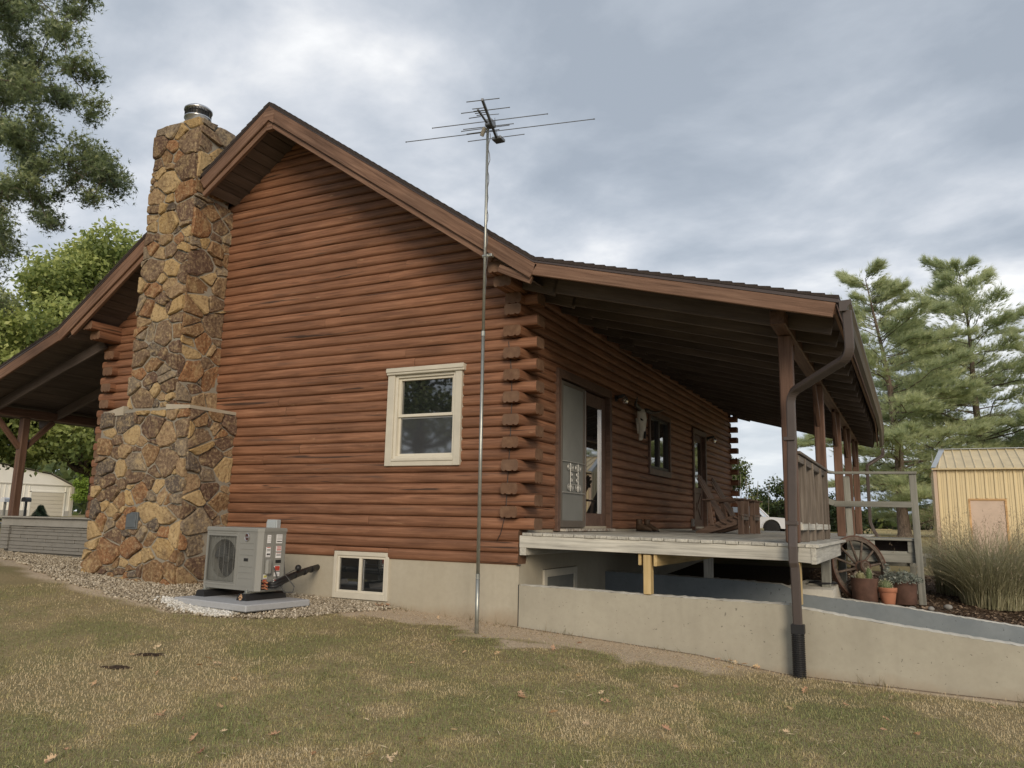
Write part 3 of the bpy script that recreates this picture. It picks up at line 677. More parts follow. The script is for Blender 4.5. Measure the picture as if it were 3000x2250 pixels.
# gutter and its downspouts: things of their own
def gutter_profile(): return [(0,0),(.0,-.105),(.06,-.105),(.085,-.06),(.115,-.03),(.115,.004),(.105,.004),(.105,-.022),(.075,-.05),(.052,-.093),(.012,-.093),(.012,0)]
gut=empty('gutter',(4.0,YR,2.86),0,'dark brown metal rain gutter along the porch eave','gutter')
mb=MB(); pr=gutter_profile(); st=[(0,-.03,0),(0,5,.0),(0,8.5,.0),(-.04,11.5,-.005),(-.15,15.05,-.03)]; k=len(pr); v=[];f=[]
for ox,yy,oz in st: v+=[(ox+p[0],yy,oz+p[1]) for p in pr]
for i in range(len(st)-1):
    for j in range(k): f.append((i*k+j,i*k+(j+1)%k,(i+1)*k+(j+1)%k,(i+1)*k+j))
mb.add(v,f); mb.build('trough',METALB,gut)
for yy,ox in ((-.03,0),(15.05,-.15)):
    mb=MB(); mb.prism([(p[0]+ox,p[1]+(0 if yy<1 else -.03)) for p in [(0,0),(0,-.108),(.062,-.108),(.087,-.06),(.118,-.03),(.118,.006)]],yy-.006,yy+.006,'y'); mb.build('end_cap',METALB,gut)
def rect_pipe(path,w,d,wv=None):
    """rectangular downspout; wv is the width direction"""
    mb=MB(); v=[];f=[]; path=[Vector(p) for p in path]; wv=Vector(wv or (1,0,0)); n=len(path)
    for i,p in enumerate(path):
        t=(path[min(i+1,n-1)]-path[max(i-1,0)]).normalized(); ww=(wv-t*wv.dot(t)).normalized(); dd=t.cross(ww)
        v+=[p+ww*sx*w/2+dd*sy*d/2 for sx,sy in ((-1,-.75),(-.75,-1),(.75,-1),(1,-.75),(1,.75),(.75,1),(-.75,1),(-1,.75))]
    for i in range(n-1):
        for j in range(8): f.append((i*8+j,i*8+(j+1)%8,(i+1)*8+(j+1)%8,(i+1)*8+j))
    f.append(tuple(range(8))[::-1]); f.append(tuple(range((n-1)*8,n*8))); mb.add(v,f); return mb
def bend(a,b,c,r,n=6):
    a,b,c=Vector(a),Vector(b),Vector(c); p=b+(a-b).normalized()*r; q=b+(c-b).normalized()*r
    return [p.lerp(b,t).lerp(b.lerp(q,t),t) for t in [i/n for i in range(n+1)]]
ds=empty('downspout',(3.37,-.12,-1.02),0,'brown downspout at the near porch post ending in black corrugated pipe','downspout')
o_=Vector((3.37,-.12,-1.02))
A=Vector((4.065,-.70,2.77)); Bp=Vector((4.075,-.66,2.30)); Cp=Vector((3.41,-.13,2.03)); D=Vector((3.40,-.12,1.55)); E_=Vector((3.375,-.13,.56)); F_=Vector((3.375,-.17,.42)); G_=Vector((3.375,-.17,.18)); H_=Vector((3.385,-.15,.1)); I_=Vector((3.388,-.13,-.50))
path=[A]+bend(A,Bp,Cp,.12)+bend(Bp,Cp,D,.12)+[D]+bend(D,E_,F_,.05,3)+[F_.lerp(G_,.3),G_]+bend(F_,H_,I_,.04,3)+[I_]
rect_pipe([p-o_ for p in path],.092,.07,(1,0,0)).build('pipe',METALB,ds)
mb=MB(); mb.box(-.066,.062,-.062,.04,1.60,1.64,.004); mb.build('strap',METALB,ds); mb=MB(); mb.box(-.05,.07,-.062,.04,2.52,2.56,.004); mb.build('strap',METALB,ds)
mb=MB(); mb.smooth=False
prof=[(.055,.62),(.055,.50)]; z=.50
mb.box(-.05,.085,-.06,.05,.46,.56,.006)
pr=[]
for i in range(24): pr+=[(.060,.47-i*.0215),(.069,.465-i*.0215),(.069,.456-i*.0215),(.060,.451-i*.0215)]
pr+=[(.064,-.05)]; mb.lathe(pr[::-1],(.014,0,0),18); mb.build('corrugated_pipe',BLACK,ds)
ds2=empty('downspout',(3.55,13.9,-.1),0,'slim brown downspout on the farthest porch post','downspout')
o_=Vector((3.55,13.9,-.1)); pts=[Vector(p) for p in ((3.93,14.25,2.68),(3.92,14.2,2.48),(3.66,14.0,2.3),(3.53,13.92,2.2),(3.53,13.92,2.0),(3.53,13.9,.7),(3.62,13.86,.45),(3.80,13.75,.15),(3.80,13.75,.0))]
rect_pipe([p-o_ for p in pts],.085,.065).build('pipe',METALB,ds2)

# ------------------------------------------------------------------ stone chimney (part of the house)
SX0,SX1,SY,ST=-6.69,-5.625,-.86,7.10      # stack
LX0,LX1,LY,LT=-7.18,-5.155,-.95,2.18      # lower stage
mb=MB(); mb.box(SX0+.012,SX1-.012,SY+.012,.0,2.0,5.7); mb.box(SX0+.012,SX1-.012,SY+.012,-.12,5.7,ST-.02)
mb.prism([(LX0+.0,-.9),(LX1-.0,-.9),(LX1-.012,.2),(LX1-.012,LT),(LX0+.02,LT),(LX0+.01,.2)],LY+.012,.0,'y')
chim=mb.build('chimney',MORTAR,house)
# sloping mortar washes on the shoulders and the crown
CASTW=concrete('tan_mortar_wash',(.34,.30,.235),(.44,.395,.315),pits=False)
mb=MB(); mb.add([(SX1-.04,LY-.01,LT+.055),(LX1+.015,LY-.01,LT+.02),(LX1+.015,.0,LT+.02),(SX1-.04,.0,LT+.10),(SX1-.04,LY-.01,LT-.03),(LX1+.015,LY-.01,LT-.03),(LX1+.015,0,LT-.03),(SX1-.04,0,LT-.03)],[(0,1,2,3),(0,4,5,1),(1,5,6,2),(3,7,4,0)])
mb.build('mortar_wash',CASTW,chim); mb=MB()
mb.add([(SX0+.04,LY-.01,LT+.07),(LX0-.0,LY-.01,LT-.04),(LX0-.0,.0,LT-.04),(SX0+.04,.0,LT+.07),(SX0+.04,LY-.01,LT-.08),(LX0,LY-.01,LT-.08),(LX0,0,LT-.08),(SX0+.04,0,LT-.08)],[(3,2,1,0),(1,5,4,0),(2,6,5,1),(0,4,7,3)])
mb.build('mortar_wash',CASTW,chim)
mb=MB(); cxm,cym=(SX0+SX1)/2,(SY-.1)/2; zz=ST
ringp=[(SX0+.05,SY+.05),(SX1-.05,SY+.05),(SX1-.05,-.14),(SX0+.05,-.14)]
v=[(x,y,zz-.04) for x,y in ringp]+[(cxm+(x-cxm)*.45,cym+(y-cym)*.45,zz+.17) for x,y in ringp]
mb.add(v,[(0,1,5,4),(1,2,6,5),(2,3,7,6),(3,0,4,7),(4,5,6,7)]); mb.build('crown',plain('white_crown_mortar',(.55,.55,.54),.8,.2,var=.1,nscale=12,bump=.3),chim)
mb=MB(); mb.smooth=True; mb.lathe([(.205,.13),(.205,.22),(.225,.225),(.225,.25),(.205,.255)],(cxm,cym,ST),28); mb.lathe([(.235,.37),(.235,.40),(.20,.43),(.0,.445)],(cxm,cym,ST),28)
cap=mb.build('chimney_cap',STEEL,chim)
mb=MB()
for i in range(26):
    t=2*math.pi*i/26; x,y=cxm+.215*math.cos(t),cym+.215*math.sin(t); mb.box(x-.004,x+.004,y-.004,y+.004,ST+.25,ST+.375)
for z in (.29,.33): mb.tube([(cxm+.215*math.cos(2*math.pi*i/24),cym+.215*math.sin(2*math.pi*i/24),ST+z) for i in range(25)],.003,4,False)
mb.lathe([(.17,.2),(.17,.4)],(cxm,cym,ST),20); mb.build('cage',plain('dark_flue',(.05,.05,.05),.5,.4,.5,var=.1),chim)
def clip(poly,nx_,ny_,d):
    out=[]
    for i in range(len(poly)):
        a=poly[i]; b=poly[(i+1)%len(poly)]; da=a[0]*nx_+a[1]*ny_-d; db=b[0]*nx_+b[1]*ny_-d
        if da<=0: out.append(a)
        if (da<0<db) or (db<0<da):
            t=da/(da-db); out.append((a[0]+(b[0]-a[0])*t,a[1]+(b[1]-a[1])*t))
    return out
def cells(u0,u1,v0,v1,n,sd,asp=1.25):
    """irregular rubble: a power diagram with sites of mixed weight"""
    rr=random.Random(sd); S=[]; tries=0; A=(u1-u0)*(v1-v0)/n; r0=math.sqrt(A)
    while len(S)<n and tries<20000:
        tries+=1; p=(rr.uniform(u0,u1),rr.uniform(v0,v1)); w=rr.choice([.42,.5,.6,.7,.8,.95,1.15,1.45])*r0*.62
        if all(((p[0]-q[0])/asp)**2+(p[1]-q[1])**2>(.62*(w+q[2]))**2 for q in S): S.append((*p,w))
        if tries%600==599: S=[(a,b,c*.94) for a,b,c in S]
    res=[]
    for i,(x,y,w) in enumerate(S):
        poly=[(u0,v0),(u1,v0),(u1,v1),(u0,v1)]
        for j,(x2,y2,w2) in enumerate(S):
            if i==j: continue
            dx_,dy_=(x2-x)/asp**2,(y2-y); 
            d=(((x2/asp)**2+y2*y2-w2*w2)-((x/asp)**2+y*y-w*w))/2
            poly=clip(poly,dx_,dy_,d)
            if len(poly)<3: break
        if len(poly)>=3: res.append(poly)
    return res
def poly_area(p): return sum(p[i][0]*p[(i+1)%len(p)][1]-p[(i+1)%len(p)][0]*p[i][1] for i in range(len(p)))/2
def stone(poly,to3,gap,parent,rr,hmin=.02,hmax=.072,edge=None):
    if poly_area(poly)<0: poly=poly[::-1]
    n=len(poly)
    # inset for the mortar joint
    q=poly; P0=poly
    for i in range(n):
        a=P0[i]; b=P0[(i+1)%n]; ex,ey=b[0]-a[0],b[1]-a[1]; L=math.hypot(ex,ey)
        if L<1e-6: continue
        nx_,ny_=ey/L,-ex/L; g=gap
        if edge and all(abs(p[0]-edge[0])<1e-6 for p in (a,b)): g=-.012
        if edge and all(abs(p[0]-edge[1])<1e-6 for p in (a,b)): g=-.012
        q=clip(q,nx_,ny_,a[0]*nx_+a[1]*ny_-g)
        if len(q)<3: return None
    if poly_area(q)<.0005: return None
    if g<0: pass
    # round the corners, break up the edges
    r_=[]; m_=len(q)
    for i in range(m_):
        a=q[i]; b=q[(i+1)%m_]; L=math.hypot(b[0]-a[0],b[1]-a[1]); 
        if L<.012: continue
        t=min(.2,.018/L)
        r_.append((a[0]+(b[0]-a[0])*t,a[1]+(b[1]-a[1])*t)); r_.append((b[0]+(a[0]-b[0])*t,b[1]+(a[1]-b[1])*t))
        if L>.12:
            k=rr.uniform(.35,.65); j=rr.uniform(-.014,.010); nx_,ny_=(b[1]-a[1])/L,-(b[0]-a[0])/L; r_.insert(-1,(a[0]+(b[0]-a[0])*k+nx_*j,a[1]+(b[1]-a[1])*k+ny_*j))
    if len(r_)<4: return None
    n=len(r_); cx_=sum(p[0] for p in r_)/n; cy_=sum(p[1] for p in r_)/n; h=rr.uniform(hmin,hmax); tx,ty=rr.uniform(-.12,.12),rr.uniform(-.12,.12)
    v=[];f=[]
    def put(s,d,jit):
        for p in r_:
            x=cx_+(p[0]-cx_)*s+rr.uniform(-jit,jit); y=cy_+(p[1]-cy_)*s+rr.uniform(-jit,jit); dd=d+(tx*(x-cx_)+ty*(y-cy_) if d>0 else 0)+rr.uniform(-jit,jit)*.8
            v.append((x,y,dd))
    put(1,-.04,0); put(1,h*.62,.003); put(.90,h,.005); put(.5,h*1.04,.007)
    for k in range(3):
        for i in range(n): f.append((k*n+i,k*n+(i+1)%n,(k+1)*n+(i+1)%n,(k+1)*n+i))
    f.append(tuple(range(3*n,4*n)))
    c3=Vector(to3(cx_,cy_,0)); vv=[Vector(to3(*p))-c3 for p in v]
    me=bpy.data.meshes.new('stone'); me.from_pydata(vv,[],f); me.materials.append(STONE); me.update()
    o=bpy.data.objects.new('stone',me); link(o,parent); o.location=c3; return o
rr=random.Random(5); NST=0
def face(u0,u1,v0,v1,n,sd,to3,edge=True,gap=.011):
    global NST
    for poly in cells(u0,u1,v0,v1,n,sd):
        if stone(poly,to3,gap,chim,rr,edge=(u0,u1) if edge else None): NST+=1
lowx=lambda u,v:(u+(-.05*max(0,(.6-v))/1.4 if u<-6.2 else .0)*(1 if u<-6.9 else .4))
face(LX0,LX1,-.72,LT-.02,112,3,lambda u,v,d:(lowx(u,v),LY-d+.02,v))
face(-.93,-.02,-.72,LT-.02,42,4,lambda u,v,d:(LX1+d-.025,u,v))
face(SX0,SX1,LT+.02,ST-.01,88,6,lambda u,v,d:(u,SY-d+.02,v))
face(-.84,-.02,LT+.05,5.75,44,8,lambda u,v,d:(SX1+d-.025,u,v))
face(-.84,-.13,5.78,ST-.01,13,9,lambda u,v,d:(SX1+d-.025,u,v))
face(-.84,-.13,5.4,ST-.01,14,10,lambda u,v,d:(SX0-d+.025,-.97-u,v))
print('stones',NST)
# steel clean-out door in the chimney face
mb=MB(); mb.box(-6.28,-6.02,LY-.045,LY+.02,.315,.575,.006); co=mb.build('cleanout_door',plain('grey_cast_metal',(.12,.135,.145),.55,.4,.3,var=.12),chim)
mb=MB(); mb.box(-6.255,-6.045,LY-.056,LY-.045,.34,.55,.006); mb.box(-6.06,-6.035,LY-.062,LY-.056,.42,.46,.003); mb.build('cleanout_panel',MATS['grey_cast_metal'],chim)
# ------------------------------------------------------------------ porch deck
deck=empty('porch_deck',(0,0,0),0,'weathered grey plank porch deck on posts beside the log wall','deck')
dz=lambda x:.418-.0105*x
x=.055; k=0
while x<3.60:
    w=.136; xa=x+w/2; board('deck_board',(xa,-.035+random.uniform(-.006,.004),dz(xa)-.02+random.uniform(-.002,.002)),(xa,LH+.25,dz(xa)-.02),w,.038,BOARDG,deck,.005,upv=(.0105,0,1)); x+=w+random.uniform(.004,.009)
board('rim_board',(.012,0,dz(0)-.04-.076),(3.40,0,dz(3.40)-.04-.076),.045,.152,BOARDG,deck,.004)
board('rim_board',(3.405,0,dz(3.4)-.04-.076),(3.55,0,dz(3.5)-.04-.086),.045,.165,BOARDG,deck,.004)
board('rim_board',(3.565,-.03,dz(3.56)-.04-.088),(3.565,3.2,dz(3.56)-.04-.088),.055,.178,BOARDG,deck,.005)
board('rim_board',(3.565,5.7,dz(3.56)-.04-.088),(3.565,LH+.2,dz(3.56)-.04-.088),.055,.178,BOARDG,deck,.005)
board('ledger',(.06,-.02,.18),(.06,LH,.18),.09,.10,BOARDG,deck,.004)
for i in range(1,22): board('joist',(.12,i*.62,.29),(3.53,i*.62,.26),.04,.16,SOFFIT,deck,.003)
# supports standing on the areaway wall
board('support_post',(1.695,.06,-.262),(1.695,.06,.195),.13,.09,NEWWOOD,deck,.006,upv=(1,0,0))
board('girder',(1.60,.02,.145),(1.60,3.1,.145),.035,.15,NEWWOOD,deck,.004); board('girder',(1.79,.02,.14),(1.79,3.1,.14),.04,.15,NEWWOOD,deck,.004)
board('support_post',(1.70,3.15,-.24),(1.70,3.15,.2),.11,.13,BOARDG,deck,.006,upv=(1,0,0))
board('support_post',(3.37,.09,-.28),(3.37,.09,.2),.17,.09,NEWWOOD,deck,.006,upv=(1,0,0))
board('support_post',(3.36,3.45,-.31),(3.36,3.45,.2),.14,.13,STAIRG,deck,.006,upv=(1,0,0))
for yy in (6.4,9.6,12.8): board('support_post',(3.36,yy,-.6),(3.36,yy,.2),.14,.13,STAIRG,deck,.006,upv=(1,0,0))
# plank railing between the first two posts
rail=empty('porch_railing',(3.40,0,.385),0,'weathered brown plank railing between the two nearest posts','railing')
board('top_rail',(-.01,.30,1.02),(-.03,3.78,1.04),.10,.035,RAILW,rail); board('upper_rail',(.0,.30,.95),(-.02,3.78,.97),.04,.085,RAILW,rail)
board('lower_rail',(.015,.30,.175),(.0,3.78,.175),.035,.075,BOARDG,rail); board('lower_rail',(-.05,.30,.20),(-.06,3.78,.20),.03,.06,BOARDG,rail)
for i,yy in enumerate((.85,1.65,2.65,3.45)): board('baluster',(-.018,yy,.0),(-.022,yy,.99),.105,.035,RAILW,rail,.004,upv=(0,1,0))
# side landing with its steps and rail
land=empty('side_landing',(4.05,4.95,-.5),0,'grey painted side landing with low step box and shadowed opening','steps')
o_=Vector((4.05,4.6,-.5))
def bl(name,p0,p1,w,h,mat,par=land,**kw): return board(name,Vector(p0)-o_,Vector(p1)-o_,w,h,mat,par,**kw)
for i in range(10): bl('tread_board',(3.60,3.96+i*.145,.395),(4.57,3.96+i*.145,.395),.14,.035,STAIRG)
bl('riser_board',(3.60,3.95,.30),(3.93,3.95,.30),.03,.15,STAIRG); bl('block',(3.93,3.94,.30),(4.0,3.94,.30),.05,.16,STAIRG); bl('block',(4.45,3.94,.30),(4.54,3.94,.30),.05,.2,STAIRG)
bl('riser_board',(3.60,3.95,.135),(4.55,3.95,.135),.035,.17,STAIRG); bl('riser_board',(3.62,5.35,.02),(4.7,5.35,.02),.035,.16,STAIRG)
bl('back_board',(3.60,4.5,.27),(4.54,4.5,.27),.03,.2,SOFFIT); bl('stringer',(4.54,3.96,.28),(4.54,5.3,.28),.035,.2,STAIRG); bl('support_post',(3.68,5.3,-.5),(3.68,5.3,.35),.09,.09,STAIRG,upv=(1,0,0)); bl('support_post',(4.5,5.3,-.5),(4.5,5.3,.35),.09,.09,STAIRG,upv=(1,0,0))
sr=empty('stair_railing',(4.58,4.25,-.5),0,'grey painted two-bar railing with leaning end post','railing'); q_=Vector((4.58,3.9,-.5))
def br(name,p0,p1,w,h,mat=STAIRG,**kw): return board(name,Vector(p0)-q_,Vector(p1)-q_,w,h,mat,sr,**kw)
br('end_post',(4.605,3.9,-.55),(4.577,3.9,1.405),.10,.10,upv=(1,0,0)); br('inner_post',(3.66,3.95,.38),(3.64,3.95,1.36),.10,.09,upv=(1,0,0))
br('top_bar',(3.46,3.87,1.41),(4.64,3.87,1.40),.10,.038); br('middle_bar',(3.45,3.86,.925),(4.55,3.86,.92),.038,.09); br('middle_bar',(3.36,3.80,.965),(3.45,3.855,.935),.038,.09); br('top_bar',(3.36,3.72,1.425),(3.46,3.87,1.412),.10,.036)
# ------------------------------------------------------------------ concrete areaway
fw_=empty('retaining_wall',(3.0,.1,-1.1),0,'tan painted concrete wall sloping down past the deck front','wall'); q=Vector((3.0,.1,-1.1))
FT=[(0,-.237),(1.7,-.262),(3.28,-.27),(3.42,-.30),(4.3,-.407),(5.43,-.52),(7.0,-.69),(9.0,-.92),(9.6,-1.0)]
def wall(line,y0,y1,zb,par,q,mat,name,topw=.012,tm=CONCT):
    mb=MB(); rr_=random.Random(len(line)); pts=[]
    for (xa,za),(xb,zb2) in zip(line[:-1],line[1:]):
        n=max(1,int((xb-xa)/.05))
        for i in range(n): pts.append((lerp(xa,xb,i/n),lerp(za,zb2,i/n)+rr_.uniform(-.003,.003)))
    pts.append(line[-1]); v=[];f=[]
    for xx,zz in pts: v+=[(xx-q.x,y0-q.y,zb-q.z),(xx-q.x,y0-q.y,zz-.008-q.z+rr_.uniform(-.004,.002)),(xx-q.x,y1-q.y,zz-.006-q.z+rr_.uniform(-.004,.004)),(xx-q.x,y1-q.y,zb-q.z)]
    for i in range(len(pts)-1):
        a=i*4; f+=[(a,a+4,a+5,a+1),(a+2,a+6,a+7,a+3)]
    f+=[(0,1,2,3)]; k=(len(pts)-1)*4; f+=[(k+3,k+2,k+1,k)]; mb.add(v,f); w=mb.build(name,mat,par)
    mb=MB(); v=[];f=[]; ny_=4
    for xx,zz in pts:
        for j in range(ny_+1): v.append((xx-q.x,lerp(y0,y1,j/ny_)-q.y+(rr_.uniform(-.004,.002) if j==0 else 0),zz-q.z+rr_.uniform(-.004,.004)-(.010 if j in(0,ny_) else 0)))
    for i in range(len(pts)-1):
        for j in range(ny_): a=i*(ny_+1)+j; f.append((a,a+ny_+1,a+ny_+2,a+1))
    mb.add(v,f); mb.build('rough_top',tm,par); return w
wall(FT,.0,.19,-1.7,fw_,q,CONC,'face')
mb=MB(); mb.box(-3.002,-2.992,-.104,-.02,.05,.86); mb.build('joint',INK,fw_)
rw=empty('retaining_wall',(3.0,3.3,-1.1),0,'blue grey concrete wall behind the stairwell holding the planted bed','wall'); q=Vector((3.0,3.3,-1.1))
wall([(0,-.216),(2.0,-.25),(2.75,-.28),(2.9,-.33),(3.06,-.40),(4.23,-.495),(5.75,-.665),(7.5,-.86),(9.0,-1.0)],3.2,3.36,-2.6,rw,q,CONCB,'face')
mb=MB(); mb.add([(2.55-q.x,3.22-q.y,-.30-q.z),(3.5-q.x,3.0-q.y,-.26-q.z),(3.55-q.x,3.75-q.y,-.22-q.z),(2.9-q.x,3.8-q.y,-.22-q.z),(2.55-q.x,3.22-q.y,-.7-q.z),(3.5-q.x,3.0-q.y,-.7-q.z),(3.55-q.x,3.75-q.y,-.7-q.z),(2.9-q.x,3.8-q.y,-.7-q.z)],[(0,1,2,3),(0,4,5,1),(1,5,6,2),(2,6,7,3),(3,7,4,0)]); mb.v=[(2.72-q.x,3.23-q.y,-.345-q.z),(3.46-q.x,3.23-q.y,-.33-q.z),(3.52-q.x,3.75-q.y,-.25-q.z),(3.05-q.x,3.75-q.y,-.235-q.z),(2.72-q.x,3.23-q.y,-.7-q.z),(3.46-q.x,3.23-q.y,-.7-q.z),(3.52-q.x,3.75-q.y,-.7-q.z),(3.05-q.x,3.75-q.y,-.7-q.z)]; mb.build('pier',CONCT,rw)
mb=MB(); mb.add([(0,.1,-2.6),(6.6,.1,-1.5),(6.6,3.42,-1.5),(0,3.42,-2.6)],[(0,1,2,3)]); fl=mb.build('areaway_floor',CONC); tag(fl,'concrete floor of the sunken stairwell','floor',kind='structure')
# coil of wire lying on the pier
cw=MB(); cw.tube([((.19+.01*math.sin(i))*math.cos(i*.42),(.15)*math.sin(i*.42),.012+.002*i*.25) for i in range(46)],.006,5); o=cw.build('wire_coil',BLACK,None,(3.30,3.50,-.275)); tag(o,'dark coil of wire lying on the concrete pier under the deck','wire')
# ------------------------------------------------------------------ left porch base
lp=empty('stone_plinth',(-10.2,.5,-.3),0,'grey stacked stone porch plinth with smooth cap band, left of chimney','plinth'); q=Vector((-10.2,.5,-.3))
mb=MB(); mb.box(-11.9-q.x,-8.45-q.x,.06,12,-.3,.70); mb.build('core',CASTGREY,lp)
board('cap_band',Vector((-11.95,.52,.345))-q,Vector((-8.42,.52,.345))-q,.10,.17,CAPGREY,lp,.006)
for i in range(9): 
    xx=-11.95+i*.395; board('cap_stone',Vector((xx,.55,.435+random.uniform(-.003,.003)))-q,Vector((xx+.385,.55,.435))-q,.30,.03,CAPGREY,lp,.004)
rs=random.Random(3); z=-.245
while z<.24:
    h=rs.choice([.05,.06,.07,.085]); xx=-11.66
    while xx<-8.46:
        w=rs.uniform(.22,.6); 
        board('veneer_stone',Vector((xx+.003,.55+rs.uniform(-.012,.01),z+h/2))-q,Vector((min(xx+w,-8.45)-.003,.55,z+h/2))-q,.09,h-.005,CASTGREY,lp,.006); xx+=w
    z+=h
z=-.2
while z<.25:
    h=rs.choice([.05,.07,.085]); board('veneer_stone',Vector((-11.95,.53,z+h/2))-q,Vector((-11.68,.53,z+h/2))-q,.12,h-.005,CASTGREY,lp,.006); z+=h
# ------------------------------------------------------------------ heat pump on its pad
PADL=(-3.42,-1.32,-.60)
pad=MB(); pad.box(-.74,.74,-.50,.52,0,.085,.012); pd=pad.build('equipment_pad',PAD,None,PADL,(0,0,R(-7))); tag(pd,'flat grey plastic pad lying on the gravel under the heat pump','pad')
ac=empty('heat_pump',(-3.56,-1.42,-.515),R(-5),'grey outdoor heat pump unit with round fan grille and warning stickers','heat pump')
Wd,Dp,Z0_,Z1_=1.09,.43,.115,.90
mb=MB(); x0,x1=-Wd/2,Wd/2
# cabinet as a chamfered shell, front opening for the fan
ch=.055
pl=[(x0,.02),(x0+.02,0),(x1-ch,0),(x1,ch),(x1,Dp),(x0,Dp)]
gx0,gx1,gz0,gz1=x0+.055,x0+.63,Z0_+.09,Z1_-.10
mb.add([(x0,.02,Z0_),(x0,.02,Z1_),(x0+.02,0,Z1_),(x0+.02,0,Z0_)],[(0,1,2,3)])
mb.box(x0+.02,gx0,0,.02,Z0_,Z1_); mb.box(gx1,x1-ch,0,.02,Z0_,Z1_); mb.box(gx0,gx1,0,.02,Z0_,gz0); mb.box(gx0,gx1,0,.02,gz1,Z1_)
mb.add([(x1-ch,0,Z0_),(x1,ch,Z0_),(x1,ch,Z1_),(x1-ch,0,Z1_)],[(0,1,2,3)]); mb.add([(x1,ch,Z0_),(x1,Dp,Z0_),(x1,Dp,Z1_),(x1,ch,Z1_)],[(0,1,2,3)])
mb.add([(x1,Dp,Z0_),(x0,Dp,Z0_),(x0,Dp,Z1_),(x1,Dp,Z1_)],[(0,1,2,3)]); mb.add([(x0,Dp,Z0_),(x0,.02,Z0_),(x0,.02,Z1_),(x0,Dp,Z1_)],[(0,1,2,3)])
mb.add([(p[0],p[1],Z0_) for p in pl],[tuple(range(6))[::-1]])
mb.build('cabinet',ACGREY,ac)
mb=MB(); tl=[(x0-.008,.015),(x0+.02,-.01),(x1-ch,-.01),(x1+.008,ch),(x1+.008,Dp+.008),(x0-.008,Dp+.008)]
v=[(p[0],p[1],Z1_-.03) for p in tl]+[(p[0],p[1],Z1_+.005) for p in tl]+[(p[0]*.985,p[1]*.95+.01,Z1_+.018) for p in tl]; f=[]
for k in range(2):
    for i in range(6): f.append((k*6+i,k*6+(i+1)%6,(k+1)*6+(i+1)%6,(k+1)*6+i))
f.append(tuple(range(12,18))); mb.add(v,f); mb.build('lid',ACGREY,ac)
mb=MB(); mb.box(gx0-.01,gx1+.01,.19,.20,gz0,gz1); fcx,fcz,fr=(gx0+gx1)/2,(gz0+gz1)/2,.255
mb.build('coil_back',ACDARK,ac)
# shroud plate with a round opening
mb=MB(); n=40; v=[];f=[]
for i in range(n):
    t=2*math.pi*i/n; c_,s_=math.cos(t),math.sin(t); k=min((gx1-gx0)/2/max(abs(c_),1e-6),(gz1-gz0)/2/max(abs(s_),1e-6)); v+=[(fcx+fr*c_,.045,fcz+fr*s_),(fcx+k*c_,.045,fcz+k*s_),(fcx+fr*c_,.15,fcz+fr*s_)]
for i in range(n): a=i*3; b=((i+1)%n)*3; f+=[(a,b,b+1,a+1),(a,a+2,b+2,b)]
mb.add(v,f); mb.build('shroud',plain('shroud_grey',(.20,.203,.185),.55,.3,var=.05),ac)
mb=MB(); mb.smooth=True; mb.add(*[[],[]]); mb.lathe([(.0,0),(.055,0),(.055,.06),(.0,.06)],(0,0,0),14)
for k in range(3):
    t0=k*2*math.pi/3+.4; g_=[]
    for rr_ in (.05,.14,.235):
        for j in range(5):
            t=t0+lerp(-.5,.55,j/4)*(1.05 if rr_>.1 else .7); g_.append((rr_*math.cos(t),rr_*math.sin(t),.02+.05*j/4))
    mb.add(g_,[(a*5+j,a*5+j+1,(a+1)*5+j+1,(a+1)*5+j) for a in range(2) for j in range(4)])
fan=mb.build('fan',plain('fan_plastic',(.028,.03,.03),.5,.4,var=.05),ac,(fcx,.14,fcz),(R(90),0,0))
mb=MB()
nb=58
for i in range(nb):
    z=lerp(gz0+.006,gz1-.006,i/(nb-1)); mb.box(gx0,gx1,.006,.0095,z-.0011,z+.0011)
for i in range(6): xx=lerp(gx0+.045,gx1-.045,i/5); mb.box(xx-.0012,xx+.0012,.0015,.0055,gz0,gz1)
ring(mb,gx0-.012,gx1+.012,gz0-.012,gz1+.012,.014,-.006,.012)
mb.build('fan_grille',plain('grille_wire',(.19,.19,.175),.45,.4,var=.03),ac)
mb=MB(); px0,px1=gx1+.045,x1-ch-.03
for i,z in enumerate((.70,.625,.55,.40,.325,.25)): mb.box(px0+.03,px1-.03,-.005,.002,z+.015,z+.022,.002)
mb.box(px0,px1,-.003,.001,Z0_+.05,Z0_+.055); mb.box(px0,px0+.004,-.003,.001,Z0_+.05,Z1_-.05); mb.box(px1-.004,px1,-.003,.001,Z0_+.05,Z1_-.05); mb.box(px0,px1,-.003,.001,Z1_-.054,Z1_-.05)
mb.box(gx0,gx1,-.006,.001,gz0-.045,gz0-.038,.002); mb.box(gx0,gx1,-.006,.001,gz1+.035,gz1+.042,.002); mb.box(gx0,gx1,-.005,.001,gz1+.058,gz1+.064,.002)
mb.build('panel_ribs',ACGREY,ac)
mb=MB(); mb.box((px0+px1)/2-.042,(px0+px1)/2+.042,-.0035,.003,.485,.525,.002); mb.build('handle_recess',ACDARK,ac)
bx=(px0+px1)/2; mb=MB(); mb.smooth=True; n=20; v=[(bx,-.012,.795)]+[(bx+.036*math.cos(2*math.pi*i/n),-.012,.795+.046*math.sin(2*math.pi*i/n)) for i in range(n)]; mb.add(v,[(0,1+(i+1)%n,1+i) for i in range(n)])
mb.build('badge',plain('dark_red_badge',(.06,.018,.014),.3,.6,var=0),ac)
